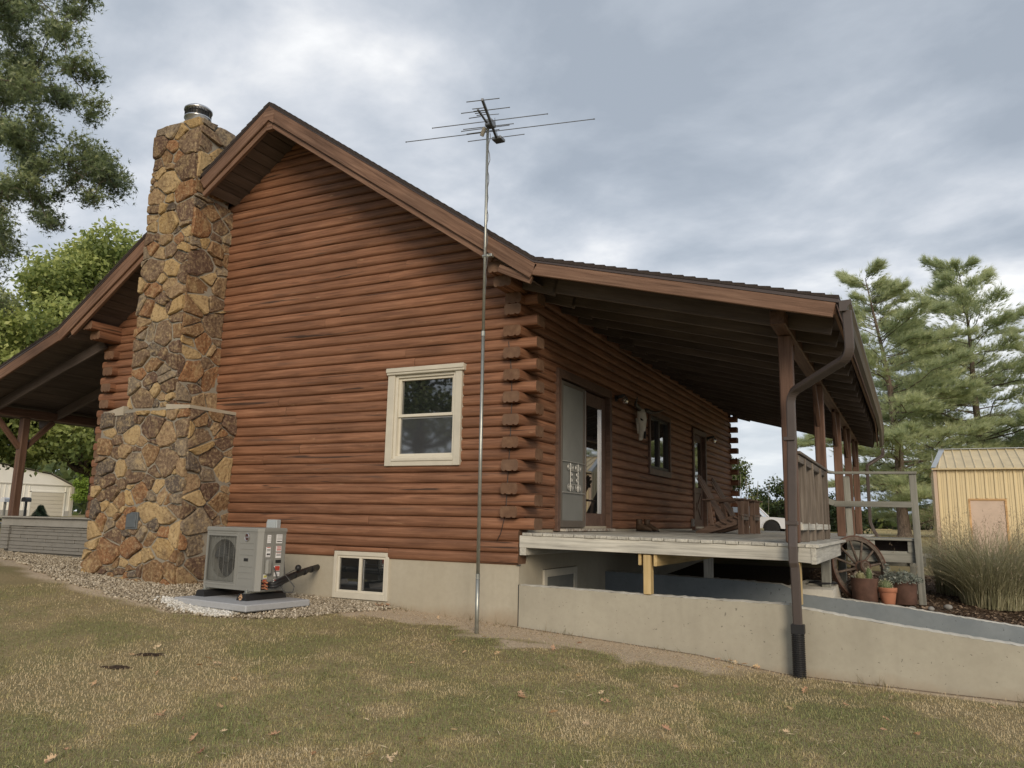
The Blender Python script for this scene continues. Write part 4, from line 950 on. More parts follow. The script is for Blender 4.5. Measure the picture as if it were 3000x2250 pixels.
mb=MB(); mb.tube([(bx+.038*math.cos(2*math.pi*i/20),-.010,.795+.048*math.sin(2*math.pi*i/20)) for i in range(21)],.006,6,False); mb.box(bx-.024,bx-.008,-.0145,-.013,.788,.803); mb.box(bx-.004,bx+.006,-.0145,-.013,.788,.803); mb.box(bx+.010,bx+.024,-.0145,-.013,.788,.803); mb.build('badge_ring',STEEL,ac)
# right side: service panels, stickers, cover, ports
def sp(name,y0,y1,z0,z1,mat,t=.003,x=x1): mb=MB(); mb.box(x,x+t,y0,y1,z0,z1); return mb.build(name,mat,ac)
mb=MB()
for a in (.075,.215,.405): mb.box(x1,x1+.006,a,a+.008,.25,Z1_-.05)
mb.box(x1,x1+.006,.075,.41,Z1_-.055,Z1_-.048); mb.build('side_ribs',ACGREY,ac)
def sticker(y0,y1,z0,z1,rows):
    sp('sticker',y0,y1,z0,z1,WHITE,.007)
    for (a,b,mat) in rows: sp('sticker_print',y0+.006,y1-.006,lerp(z0,z1,a),lerp(z0,z1,b),mat,.0085)
sticker(.115,.17,.725,.83,[(.2,.22,INK),(.4,.42,INK),(.6,.62,INK),(.8,.82,INK)])
sticker(.105,.175,.545,.675,[(.92,.98,RED),(.70,.76,INK),(.60,.64,INK),(.22,.36,INK),(.1,.13,INK)])
sticker(.265,.36,.72,.835,[(.85,.88,INK),(.7,.73,INK),(.55,.58,INK),(.4,.43,INK),(.15,.25,INK)])
sticker(.27,.355,.615,.685,[(.88,.97,RED),(.55,.72,RED),(.2,.38,RED)])
sticker(.27,.355,.53,.60,[(.9,.97,RED),(.45,.55,INK),(.65,.72,INK)])
sticker(.26,.35,.365,.43,[(.05,.95,RED),(.3,.4,WHITE)]); sticker(.29,.35,.37,.425,[(.4,.45,INK)])
sticker(.26,.35,.295,.345,[(.3,.34,INK),(.6,.64,INK)]); sticker(.26,.36,.19,.26,[(.7,.97,RED),(.3,.35,INK)])
sticker(.08,.145,.275,.325,[(.2,.8,plain('yellow_print',(.45,.42,.12),.5,.3,var=0))])
sp('handle_recess',.275,.365,.465,.505,ACDARK,.004)
mb=MB(); mb.box(x1,x1+.055,.09,.185,.32,.52,.022); mb.build('service_cover',ACGREY,ac)
mb=MB(); mb.box(x1,x1+.004,.06,.12,.13,.26); mb.build('valve_plate',ACDARK,ac)
mb=MB()
for z,a in ((.235,.10),(.19,.115),(.155,.09)): mb.tube([(x1,.075,z),(x1+.05,.085,z),(x1+.085,.10,z-.012)],.011,8); mb.lathe([(.016,0),(.016,.02),(0,.024)],(x1+.05,.085,z),8)
mb.build('valves',COPPER,ac)
for zz,yy in ((.24,.135),(.21,.15)): sp('warning_tag',yy-.05,yy-.005,zz,zz+.02,RED,.02)
for xx in (x0+.10,x1-.16):
    mb=MB(); mb.prism([(xx-.10,0),(xx+.10,0),(xx+.075,.065),(xx+.05,.085),(xx-.05,.085),(xx-.075,.065)],-.10,.56,'y'); mb.build('rubber_foot',BLACK,ac)
    mb=MB(); mb.box(xx-.03,xx+.03,-.05,.0,.083,.092); mb.tube([(xx,-.03,.08),(xx,-.03,.135)],.008,6); mb.box(xx-.02,xx+.02,-.045,-.015,.092,.115,.004); mb.box(xx-.03,xx+.03,0,.44,.086,.116); mb.build('bracket',GALV,ac)
# insulated line set to the wall
ls=empty('refrigerant_lines',(-3.02,-1.0,-.35),0,'black insulated refrigerant lines running from heat pump into the wall','pipe'); q=Vector((-3.02,-1.0,-.35))
def wp(mb,pts,r,n=8): mb.tube([Vector(p)-q for p in pts],r,n)
s0=Vector((-2.97,-1.33,-.30))
mb=MB(); mb.smooth=True; wp(mb,[s0,(-2.90,-1.30,-.315),(-2.95,-1.12,-.27),(-3.05,-.8,-.235),(-3.18,-.4,-.195),(-3.30,.02,-.165)],[.02,.03,.038,.04,.04,.042],10); wp(mb,[(-2.95,-1.34,-.34),(-2.87,-1.29,-.34),(-2.93,-1.08,-.30),(-3.06,-.75,-.26),(-3.25,-.2,-.20),(-3.30,.02,-.18)],.022,8); mb.build('insulation',BLACK,ls)
mb=MB(); wp(mb,[(-2.92,-1.36,-.28),(-2.86,-1.2,-.22),(-2.95,-.9,-.16),(-3.02,-.7,-.14)],.006,5); wp(mb,[(-2.96,-1.25,-.10),(-2.93,-1.2,-.26),(-2.88,-1.12,-.42),(-2.84,-1.0,-.43),(-2.86,-.95,-.36),(-2.98,-1.02,-.2),(-3.0,-1.04,.05)],.008,6); mb.build('cable',plain('grey_cable',(.07,.07,.07),.5,.3,var=0),ls)
mb=MB(); mb.smooth=True; n=10; c0=Vector((-3.02,-.72,-.135))-q; mb.lathe([(.004,-.045),(.032,-.032),(.046,0),(.032,.032),(.004,.045)],c0,14); mb.build('bulb_cover',BLACK,ls)
for t in (.35,.6,.8):
    p=Vector((-2.95,-1.12,-.27)).lerp(Vector((-3.30,.02,-.165)),t); mb=MB(); mb.tube([p-q-Vector((-.03,.1,.01))*.2,p-q+Vector((-.03,.1,.01))*.2],.047,10); mb.build('wrap_tape',BLACK,ls)
db=empty('disconnect_box',(-4.13,-.05,.28),0,'small pale grey electrical disconnect box on the logs behind heat pump','electrical box')
mb=MB(); mb.box(-.10,.10,-.07,.02,0,.225,.008); mb.build('box',plain('pale_grey_enamel',(.36,.40,.42),.45,.4,var=.04),db); mb=MB(); mb.box(-.095,.075,-.085,-.07,.02,.20,.006); mb.tube([(-.06,-.09,.07),(.03,-.09,.07)],.014,8); mb.build('cover',MATS['pale_grey_enamel'],db)
mb=MB(); mb.tube([(.05,-.02,0),(.05,-.02,-.25),(.12,-.3,-.42)],.014,8); mb.build('conduit',MATS['grey_cable'],db)
# ------------------------------------------------------------------ antenna mast
AZ=5.694; ab=Vector((-.13,-.83,-.76)); an=empty('antenna_mast',ab,0,'tall galvanized pole with old television antenna in front of gable','antenna')
top=Vector((-.165,-.83,AZ+.12))
def seg(t): return ab.lerp(top,t)-ab
zt=lambda z:(z-ab.z)/(top.z-ab.z)
mb=MB(); mb.smooth=True; mb.tube([seg(0)-Vector((0,0,.15)),seg(zt(-.1))],.025,10); mb.build('lower_pole',GALV,an)
mb=MB(); mb.smooth=True; mb.tube([seg(zt(-.1)),seg(zt(2.9))],.022,10); mb.build('middle_pole',GALV,an)
mb=MB(); mb.smooth=True; mb.tube([seg(zt(2.85)),seg(zt(AZ+.10))],.019,10); mb.build('upper_pole',GALV,an)
mb=MB()
for z in (-.1,2.88): mb.tube([seg(zt(z-.03)),seg(zt(z+.03))],.026,10)
mb.build('coupling',GALV,an)
mb=MB(); mb.box(-.03,.06,.02,.09,seg(zt(3.92)).z-.02,seg(zt(3.92)).z+.02,.004); mb.tube([seg(zt(3.90))+Vector((-.03,0,0)),seg(zt(3.90))+Vector((.04,0,0))],.024,8); mb.build('wall_bracket',GALV,an)
mb=MB(); pts=[]
for i in range(30):
    t=i/29; z=lerp(AZ-.1,3.4,t); s=seg(zt(z)); pts.append(s+Vector((.028+.012*math.sin(i*1.7)+.02*max(0,.4-t),-.01+.012*math.cos(i*1.3),0)))
mb.tube(pts,.005,5); mb.build('lead_wire',plain('grey_lead_wire',(.10,.10,.10),.5,.3,var=0),an)
def al(p): return Vector((p[0],p[1],AZ+(p[2] if len(p)>2 else 0)))-ab
mb=MB(); mb.box(0,1.06,-.016,.016,-.016,.016,.003,M=Matrix.Translation(al((.101,-1.461)))@frame_rot(Vector((-.322,1.007,0))).to_4x4()); mb.build('boom',ALU,an)
EL=[((-.124,-1.461),(.29,-1.366)),((-.326,-1.249),(.311,-1.121)),((-.877,-1.078),(.682,-.773)),((-.516,-.873),(.169,-.731)),((-.567,-.839),(.099,-.719)),((-.536,-.745),(-.075,-.674)),((-1.426,-.901),(1.18,-.40)),((-.629,-.552),(.172,-.415))]
for a,b in EL:
    mb=MB(); A_,B_=al((*a,.018)),al((*b,.018)); mb.tube([A_,A_.lerp(B_,.02),B_],[.0045,.006,.0055],6); mb.tube([A_,A_+(B_-A_)*.008],.008,6); mb.tube([B_+(A_-B_)*.008,B_],.008,6); mb.build('element',ALU,an)
mb=MB(); mb.box(0,.345,-.012,.012,-.012,.012,.003,M=Matrix.Translation(al((-.068,-1.275,.0)))@frame_rot(Vector((-.054,.338,0))).to_4x4()); mb.build('short_boom',ALU,an)
for a,b in (((-.141,-1.287),(.014,-1.251)),((-.153,-1.232),(.004,-1.193)),((-.164,-1.177),(-.003,-1.141)),((-.17,-1.124),(-.015,-1.092)),((-.296,-1.103),(-.133,-1.079))):
    mb=MB(); mb.box(0,(Vector(b)-Vector(a)).length,-.008,.008,-.002,.002,M=Matrix.Translation(al((*a,.015)))@frame_rot(Vector((b[0]-a[0],b[1]-a[1],0))).to_4x4()); mb.build('element',ALU,an)
mb=MB(); mb.box(*[f for f in (-.05,.05,-.06,.06)],seg(1).z-.13,seg(1).z-.04,.006); mb.box(-.08,.06,.30,.44,seg(1).z-.145,seg(1).z-.10,.006,M=Matrix.Translation((-.06,0,0))); mb.tube([al((-.02,-1.1)),al((.08,-.98,.05))],.005,5); mb.tube([al((.03,-1.0)),al((-.06,-.8,-.03))],.003,5); mb.tube([al((-.1,-.72)),al((-.19,-.47,-.02))],.003,5); mb.build('clamp',ALU,an)
mb=MB(); mb.box(-.025,.025,-.02,.02,-.06,.06,.008,M=Matrix.Translation(al((-.22,-.85,-.07)))@Euler((.3,.5,.2)).to_matrix().to_4x4()); mb.build('balun',plain('yellowed_plastic',(.42,.38,.30),.5,.3,var=.1),an)
# wire hanging at the log corner
mb=MB(); 
pts=[(-.19,-.05,2.95),(-.14,-.06,2.6),(-.12,-.05,2.2),(-.13,-.06,1.6),(-.16,-.05,1.1),(-.17,-.07,.66),(-.24,-.06,.40),(-.30,-.05,.30)]
mb.tube(pts,.005,5); o=mb.build('hanging_cable',BLACK); tag(o,'thin black cable hanging down the log ends at house corner','cable')
# ------------------------------------------------------------------ porch furniture
def adirondack(loc,label):
    t=empty('adirondack_chair',loc,R(0),label,'chair','chairs on the porch')
    W=.58
    for s in (0,1):
        yy=.03+s*(W-.06); board('front_leg',(.0,yy,0),(.0,yy,.60),.10,.028,CHAIRW,t,.004,upv=(0,1,0))
        mb=MB(); mb.prism([(.02,.33),(.02,.20),(-.30,.09),(-.62,.0),(-.80,.0),(-.80,.04),(-.50,.17),(-.2,.31)],yy+.02-.045*s*2 if s else yy+.02,yy+.045 if not s else yy-.045,'y'); mb.build('side_rail',CHAIRW,t)
        board('armrest',(.10,yy+(.02 if s else -.02),.615),(-.66,yy+(.04 if s else -.04),.595),.12,.025,CHAIRW,t,.005)
        mb=MB(); mb.prism([(.0,.60),(.0,.42),(-.10,.60)],yy-.012,yy+.012,'y'); mb.build('arm_bracket',CHAIRW,t)
        board('rear_leg',(-.50,yy,.15),(-.56,yy,.60),.07,.025,CHAIRW,t,.004,upv=(0,1,0))
    for i in range(5):
        xx=.02-i*.10; board('seat_slat',(xx,.0,.335-i*.048),(xx,W,.335-i*.048),.085,.02,CHAIRW,t,.004,upv=(.45,0,1))
    for i in range(5):
        yy=.07+i*.11; hh=(.0,.06,.085,.06,0)[i]; board('back_slat',(-.34,yy,.20),(-.76-hh*.35,yy,.98+hh),.095,.02,CHAIRW,t,.005,upv=(.85,0,.45))
    board('back_rail',(-.60,.02,.58),(-.60,W-.02,.58),.03,.06,CHAIRW,t); board('back_rail',(-.735,.06,.86),(-.735,W-.06,.86),.03,.06,CHAIRW,t)
    board('front_apron',(.03,.0,.30),(.03,W,.30),.025,.10,RAILW,t)
    return t
adirondack((1.85,5.0,.402),'brown wooden reclining porch chair nearest the viewer'); adirondack((1.85,6.12,.402),'brown wooden reclining porch chair behind the other one')
def boot(name,loc,rz,label):
    t=empty(name,loc,rz,label,'boot','boots on the porch')
    prof=[(-.13,.0,.035),(-.135,.035,.05),(-.10,.075,.055),(-.03,.095,.055),(.02,.12,.05)]
    mb=MB(); mb.smooth=True; secs=[(-.15,.022,.03,.02),(-.12,.038,.06,.03),(-.06,.045,.085,.042),(.0,.045,.115,.057),(.05,.043,.15,.075),(.10,.04,.155,.0775),(.135,.03,.13,.065)]
    v=[];f=[];n=10
    for x_,w_,h_,c_ in secs:
        for j in range(n): tt=2*math.pi*j/n; v.append((x_,w_*math.cos(tt),.015+h_/2+h_/2*math.sin(tt)))
    for i in range(len(secs)-1):
        for j in range(n): f.append((i*n+j,i*n+(j+1)%n,(i+1)*n+(j+1)%n,(i+1)*n+j))
    f.append(tuple(range(n))[::-1]); f.append(tuple(range((len(secs)-1)*n,len(secs)*n))); mb.add(v,f)
    mb.lathe([(.05,.13),(.052,.19),(.048,.215),(.040,.215),(.038,.15)],(.085,0,0),12,False); mb.build('upper',LEATHER,t)
    mb=MB(); mb.box(-.155,.14,-.046,.046,0,.022,.008); mb.build('sole',BLACK,t)
boot('boot',(.36,4.15,.415),R(172),'brown leather ankle boot by the door, toe to the left'); boot('boot',(.44,4.32,.415),R(160),'brown leather ankle boot farther from the door')
def lantern(loc,label):
    t=empty('wall_lantern',loc,0,label,'lamp','porch wall lights')
    mb=MB(); mb.lathe([(.055,0),(.055,.02),(0,.02)],(0,0,0),14); o=mb.build('wall_plate',DARKMET,t,(0.0,0,0),(0,R(90),0))
    mb=MB(); mb.smooth=True; mb.tube([(.02,0,.0),(.06,0,.03),(.16,0,.035),(.17,0,.02)],[.03,.035,.032,.02],8); mb.build('arm',DARKMET,t)
    mb=MB(); mb.smooth=True; mb.lathe([(.03,0),(.055,-.03),(.06,-.08),(.04,-.115),(.015,-.12)],(.165,0,.015),14,False); g=Mt('clear_jar_glass',.05,.5); g.color((.9,.92,.9)); g.b.inputs['Transmission Weight'].default_value=.95
    mb.build('jar',MATS['clear_jar_glass'],t); mb=MB(); mb.smooth=True; mb.lathe([(.004,-.015),(.014,-.03),(.016,-.06),(.004,-.08)],(.165,0,.015),8); mb.build('bulb',plain('bulb_glass',(.6,.56,.46),.25,.5,var=0),t)
lantern((.045,3.62,2.70),'black wall lantern with clear jar beside the near door'); lantern((.045,10.5,2.68),'black wall lantern with clear jar beside the far door')
# cattle skull on the wall
sk=empty('cattle_skull',(.06,4.72,2.35),0,'bleached cattle skull with dark horns hung on the log wall','skull')
mb=MB(); mb.smooth=True; secs=[(.30,.09,.07,.08),(.22,.135,.085,.09),(.12,.125,.095,.10),(.02,.085,.085,.10),(-.08,.062,.075,.10),(-.18,.05,.06,.09),(-.26,.045,.045,.075),(-.285,.03,.03,.065)]
v=[];f=[];n=12
for z_,w_,d_,o__ in secs:
    for j in range(n): tt=2*math.pi*j/n; v.append((o__+d_*math.cos(tt)*(1 if math.cos(tt)>0 else .8),w_*math.sin(tt),z_))
for i in range(len(secs)-1):
    for j in range(n): f.append((i*n+j,(i+1)*n+j,(i+1)*n+(j+1)%n,i*n+(j+1)%n))
f.append(tuple(range(n))); f.append(tuple(range((len(secs)-1)*n,len(secs)*n))[::-1]); mb.add(v,f)
for s in (-1,1): mb.tube([(.03,s*.10,.12),(.06,s*.115,-.02),(.05,s*.075,-.16)],[.02,.024,.012],6)
mb.build('cranium',BONE,sk)
for s in (-1,1):
    mb=MB(); mb.smooth=True; mb.lathe([(.0,-.012),(.032,-.004),(.036,.006),(0,.012)],(0,0,0),10); mb.build('eye_socket',ACDARK,sk,(.135,s*.098,.10),(0,R(70),s*R(38)))
    mb=MB(); mb.smooth=True; mb.tube([(.09,s*.10,.28),(.11,s*.25,.315),(.14,s*.45,.30),(.20,s*.66,.32),(.30,s*.85,.40)],[.038,.04,.033,.022,.006],10); mb.build('horn',HORN,sk)
    mb=MB(); mb.smooth=True; mb.tube([(.165,s*.02,-.12),(.155,s*.02,-.25)],[.014,.018],6); mb.build('nasal_opening',ACDARK,sk)
# ------------------------------------------------------------------ wagon wheel leaning by the deck
wh=empty('wagon_wheel',(3.87,3.84,-.51),0,'old wooden wagon wheel with iron tyre leaning by the deck corner','wheel')
WM=Matrix.Translation((-.09,.06,.475))@Matrix.Rotation(R(-47),4,'Z').to_3x3().to_4x4()@Euler((0,R(-13),0)).to_matrix().to_4x4()   # axle along local X
def wobj(mb,name,mat):
    mb.v=[tuple(WM@Vector(p)) for p in mb.v]; return mb.build(name,mat,wh)
RW=.485
mb=MB(); n=40; v=[];f=[]
for i in range(n):
    t=2*math.pi*i/n; c_,s_=math.cos(t),math.sin(t)
    for xx,r_ in ((-.035,RW),(.035,RW),(.035,RW-.018),(-.035,RW-.018)): v.append((xx,r_*c_,r_*s_))
for i in range(n):
    for j in range(4): f.append((i*4+j,((i+1)%n)*4+j,((i+1)%n)*4+(j+1)%4,i*4+(j+1)%4))
mb.add(v,f); wobj(mb,'iron_tyre',RUST)
WHEELW=wood('grey_wheel_wood',(.05,.038,.03),(.105,.08,.062),(.18,.145,.115),.8,16,.5,rnd=.1)
mb=MB(); v=[];f=[]
for i in range(n):
    t=2*math.pi*i/n; c_,s_=math.cos(t),math.sin(t)
    for xx,r_ in ((-.028,RW-.018),(.028,RW-.018),(.028,RW-.075),(-.028,RW-.075)): v.append((xx,r_*c_,r_*s_))
for i in range(n):
    for j in range(4): f.append((i*4+j,((i+1)%n)*4+j,((i+1)%n)*4+(j+1)%4,i*4+(j+1)%4))
mb.add(v,f); wobj(mb,'felloe',WHEELW)
for i in range(12):
    t=2*math.pi*(i+.3)/12; mb=MB(); mb.smooth=True; mb.tube([(.02,.07*math.cos(t),.07*math.sin(t)),(.01,.2*math.cos(t),.2*math.sin(t)),(0,(RW-.06)*math.cos(t),(RW-.06)*math.sin(t))],[.024,.019,.016],8); wobj(mb,'spoke',WHEELW)
mb=MB(); mb.smooth=True; hp=[(.07,-.10),(.085,-.05),(.088,.03),(.075,.07),(.07,.16),(.05,.165),(.048,.12)]; m2=MB(); m2.smooth=True; m2.lathe(hp,(0,0,0),18); mb.add([(p[2],p[0],p[1]) for p in m2.v],m2.f); wobj(mb,'hub',WHEELW)
mb=MB()
for a in (-.06,.04,.15): mb.tube([(a+.0,.087*math.cos(2*math.pi*i/18),.087*math.sin(2*math.pi*i/18)) for i in range(19)],.008,6,False)
wobj(mb,'hub_band',RUST)
# ------------------------------------------------------------------ planters
def cactus(par,loc,r,h,n,mat,spine=True,name='cactus'):
    mb=MB(); mb.smooth=True; v=[];f=[]; m_=9; k=n*2
    for i in range(m_+1):
        t=i/m_; rr_=r*math.sin(math.pi*(.18+.82*t) if True else 0)**.7 if i<m_ else .001; z=h*t
        rr_=r*max(.02,(1-(max(0,t-.35)/.65)**2.4)**.5)*(.82+.18*min(1,t/.3))
        for j in range(k): q=rr_*(1 if j%2==0 else .86); a=2*math.pi*j/k; v.append((q*math.cos(a),q*math.sin(a),z))
    for i in range(m_):
        for j in range(k): f.append((i*k+j,i*k+(j+1)%k,(i+1)*k+(j+1)%k,(i+1)*k+j))
    f.append(tuple(range(m_*k,(m_+1)*k))); mb.add(v,f); o=mb.build(name,mat,par,loc)
    if spine:
        P=[];D=[]
        for j in range(0,k,2):
            for i in range(1,m_+1):
                for q in range(3):
                    b=Vector(v[i*k+j]); d=(b-Vector((0,0,h*.4))).normalized(); P.append(b); D.append(d+Vector((random.gauss(0,.5),random.gauss(0,.5),random.gauss(0,.5))))
        P=np.array([tuple(p) for p in P]); D=np.array([tuple(p) for p in D])
        s=scatter('spines',[(-.0012,0,0),(.0012,0,0),(0,0,.034)],[(0,1,2)],P,align_rot(D),np.ones(len(P)),SPINE,par); s.location=loc
    return o
SPINE=plain('cactus_spines',(.55,.53,.36),.6,.3,var=0); CACT=plain('cactus_green',(.085,.125,.05),.6,.3,var=.2,nscale=12); CACTY=plain('golden_cactus',(.16,.15,.07),.6,.3,var=.2,nscale=12)
def steel_planter(loc,label):
    t=empty('rusty_planter',loc,0,label,'planter','rusted steel planters')
    mb=MB(); mb.smooth=True; mb.lathe([(.165,.0),(.17,.01),(.182,.2),(.187,.335),(.187,.345),(.178,.345),(.176,.30)],(0,0,0),28); mb.build('pot',RUST,t)
    mb=MB(); mb.lathe([(0,.30),(.175,.30)],(0,0,0),20,False); mb.build('soil',plain('potting_soil_%d'%len(bpy.data.objects),(.05,.035,.025),.95,.1,var=.4,nscale=40),t); return t
p1=steel_planter((3.865,3.55,-.50),'rusted steel planter holding a golden barrel cactus by the wheel'); cactus(p1,(-.055,-.04,.30),.062,.12,10,CACTY); cactus(p1,(.06,-.02,.30),.045,.19,9,CACT)
mb=MB(); 
for i in range(8): a=i*.8; mb.tube([(-.1+.02*math.cos(a),-.02+.02*math.sin(a),.30),(-.13+.05*math.cos(a),-.03+.05*math.sin(a),.37)],[.012,.004],5)
mb.build('succulent',plain('grey_succulent',(.17,.19,.14),.6,.3,var=.1),p1)
tp=empty('terracotta_pot',(4.165,3.5,-.515),0,'orange terracotta pot with a round spiny cactus','pot')
mb=MB(); mb.smooth=True; mb.lathe([(.082,.0),(.085,.005),(.112,.175),(.112,.18)],(0,0,0),28); mb.lathe([(.113,.175),(.122,.178),(.126,.238),(.122,.243),(.112,.243),(.108,.20),(.0,.20)],(0,0,0),28); mb.build('pot',TERRA,tp); cactus(tp,(-.03,0,.20),.088,.145,16,plain('barrel_cactus_green',(.10,.125,.055),.6,.3,var=.2,nscale=12))
p2=steel_planter((4.36,3.86,-.52),'rusted steel planter overflowing with grey-leaved plant')
# silvery foliage plant
def leafmat(name,a,b,c,rough=.5,trans=.25,spec=.35):
    m=Mt(name,rough,spec); t=m.n('ShaderNodeAttribute',attribute_name='tint').outputs['Fac']; cc=m.ramp(t,[(0,a),(.5,b),(1,c)])
    m.color(cc); tr=m.n('ShaderNodeBsdfTranslucent'); m.l(cc,tr.inputs[0]); mx=m.n('ShaderNodeMixShader'); mx.inputs[0].default_value=trans
    m.l(m.b.outputs[0],mx.inputs[1]); m.l(tr.outputs[0],mx.inputs[2]); out=[n for n in m.t.nodes if n.type=='OUTPUT_MATERIAL'][0]; m.l(mx.outputs[0],out.inputs[0]); return m.m
SILV=leafmat('silver_leaf',(.13,.15,.12),(.22,.245,.205),(.31,.33,.29),.6)
n=900; ph=rng.random(n)*6.28; rr0=.30*np.sqrt(rng.random(n)); P=np.stack([rr0*np.cos(ph)-.03,rr0*np.sin(ph),.33+.18*rng.random(n)*(1-rr0/.42)-.22*np.clip(rr0-.19,0,1)],1); P[:60,0]=-.20+rng.normal(0,.03,60); P[:60,2]=.40+.16*rng.random(60)
scatter('foliage',[(-.012,0,0),(0,0,.035),(.012,0,0),(0,.004,-.004)],[(0,3,2,1)],P,rand_rot(n),.7+.7*rng.random(n),SILV,p2,rng.random(n))
mb=MB()
for i in range(16): a=i*.4; mb.tube([(.05*math.cos(a),.05*math.sin(a),.30),(.2*math.cos(a)-.03,.2*math.sin(a),.40),(.28*math.cos(a)-.03,.28*math.sin(a),.34)],.003,4)
mb.build('stem',plain('grey_stem',(.15,.14,.11),.7,.2,var=0),p2)
# ------------------------------------------------------------------ bed: mulch and stones
n=9000; X=rng.uniform(-.0,6.7,n); Y=rng.uniform(3.38,9.0,n); k=(X>2.6)|(Y<5); X,Y=X[k],Y[k]; n=len(X)
MUL=leafmat('bark_mulch',(.05,.032,.022),(.13,.09,.06),(.27,.20,.14),.9,0,.2)
scatter('bark_mulch',[(-.022,-.01,0),(.022,-.008,.004),(.02,.01,.0),(-.018,.011,.005)],[(0,1,2,3)],np.stack([X,Y,gz(X,Y)+.006+.012*rng.random(n)],1),np.einsum('nij,njk->nik',align_rot(np.stack([rng.normal(0,.45,n),rng.normal(0,.45,n),np.ones(n)],1)),np.repeat(np.eye(3)[None],n,0)),.6+rng.random(n),MUL,None,rng.random(n))
tag(bpy.data.objects['bark_mulch'],'brown bark mulch covering the planted bed','mulch',kind='stuff')
PEB=plain('grey_cobble',(.22,.215,.20),.8,.25,var=.25,nscale=20)
def rock(name,loc,s,label,grp):
    mb=MB(); mb.smooth=True; v=[];f=[];m_,k=6,10; rr_=random.Random(int(s[0]*1e4))
    for i in range(m_+1):
        t=math.pi*i/m_
        for j in range(k): a=2*math.pi*j/k; q=1+rr_.uniform(-.08,.08); v.append((s[0]*math.sin(t)*math.cos(a)*q,s[1]*math.sin(t)*math.sin(a)*q,s[2]*math.cos(t)))
    for i in range(m_):
        for j in range(k): f.append((i*k+j,(i+1)*k+j,(i+1)*k+(j+1)%k,i*k+(j+1)%k))
    mb.add(v,f); tag(mb.build(name,PEB,None,loc),label,'stone',grp)
rock('cobble',(4.70,3.62,-.545),(.045,.05,.035),'rounded grey cobble lying near the leaning rail post','cobbles in the bed'); rock('cobble',(4.93,4.25,-.56),(.06,.05,.04),'flat grey cobble by the foot of tall grass','cobbles in the bed'); rock('cobble',(4.46,3.5,-.535),(.05,.035,.022),'small brown cobble beside the steel planter','cobbles in the bed')
# tall ornamental grass
def tall_grass(loc,n,h,spread,lean,label):
    t=empty('ornamental_grass',loc,0,label,'grass','tall grass clumps'); th=rng.random(n)*6.28; r0=rng.random(n)**.7*spread*.32
    B=np.stack([r0*np.cos(th),r0*np.sin(th),np.zeros(n)],1); az=th+rng.normal(0,.7,n); L=h*(.55+.5*rng.random(n)); ben=lean*(.25+rng.random(n)**1.5)
    pts=[];K=6
    for i in range(K):
        s=i/(K-1); ox=spread*ben*s**2.0; pts.append(B+np.stack([ox*np.cos(az),ox*np.sin(az),L*(s-.33*ben*s**2.6)],1))
    V=[];w0=.0045; side=np.stack([-np.sin(az+rng.normal(0,.8,n)),np.cos(az),np.zeros(n)],1)
    for i in range(K): w=w0*(1-i/(K-1))**.6*(1 if i else .8); V+= [pts[i]-side*w,pts[i]+side*w]
    V=np.stack(V,1); m_=2*K; F=np.array([(2*i,2*i+1,2*i+3,2*i+2) for i in range(K-1)]); n_=n
    Fa=(F[None]+(np.arange(n_)*m_)[:,None,None]).reshape(-1,4); me=bpy.data.meshes.new('blades'); me.from_pydata(V.reshape(-1,3).tolist(),[],Fa.tolist()); a=me.attributes.new('tint','FLOAT','POINT'); a.data.foreach_set('value',np.repeat(rng.random(n_),m_).astype(np.float32)); me.materials.append(TGR); o=bpy.data.objects.new('blades',me); link(o,t)
    k=int(n*.30); idx=rng.choice(n,k,replace=False); tip=pts[-1][idx]; q=7; P=np.repeat(tip,q,0)+rng.normal(0,.02,(k*q,3))+np.tile(np.linspace(0,.14,q),k)[:,None]*np.array([[.1,0,1]]); scatter('seed_heads',[(-.002,0,0),(.002,0,0),(0,0,.03)],[(0,1,2)],P,align_rot(rng.normal(0,.6,(k*q,3))+np.array([0,0,1.])),1+rng.random(k*q),TSEED,t,rng.random(k*q))
    return t
TGR=leafmat('tall_grass_blade',(.27,.255,.16),(.35,.345,.20),(.54,.49,.33),.6); TSEED=leafmat('tall_grass_seed',(.20,.15,.10),(.28,.22,.15),(.36,.29,.2),.7)
tall_grass((5.62,5.9,float(gz(5.62,5.9))),2300,1.6,1.4,1.2,'large clump of tall green and tan ornamental grass'); tall_grass((6.7,6.3,float(gz(6.7,6.3))),1800,1.4,1.1,1.0,'second clump of ornamental grass at the frame edge'); tall_grass((5.1,6.9,float(gz(5.1,6.9))),800,1.25,.8,.8,'smaller seed-topped ornamental grass behind the large clump')
# ------------------------------------------------------------------ gravel, lawn, fallen leaves
n=38000; X=rng.uniform(-13,-1.6,n); Y=rng.uniform(-2.4,.6,n); k=lens(X,Y)&~((Y>.0)&(X>-8.4))&~((Y>.46)&(X<=-8.4))&~((X>-7.15)&(X<-5.2)&(Y>-.93)); X,Y=X[k],Y[k]; n=len(X)
GRV=leafmat('river_gravel',(.15,.125,.09),(.33,.28,.205),(.58,.52,.42),.8,0,.3)
ico_t=(1+5**.5)/2; iv=np.array([(-1,ico_t,0),(1,ico_t,0),(-1,-ico_t,0),(1,-ico_t,0),(0,-1,ico_t),(0,1,ico_t),(0,-1,-ico_t),(0,1,-ico_t),(ico_t,0,-1),(ico_t,0,1),(-ico_t,0,-1),(-ico_t,0,1)])/1.9
iff=[(0,11,5),(0,5,1),(0,1,7),(0,7,10),(0,10,11),(1,5,9),(5,11,4),(11,10,2),(10,7,6),(7,1,8),(3,9,4),(3,4,2),(3,2,6),(3,6,8),(3,8,9),(4,9,5),(2,4,11),(6,2,10),(8,6,7),(9,8,1)]
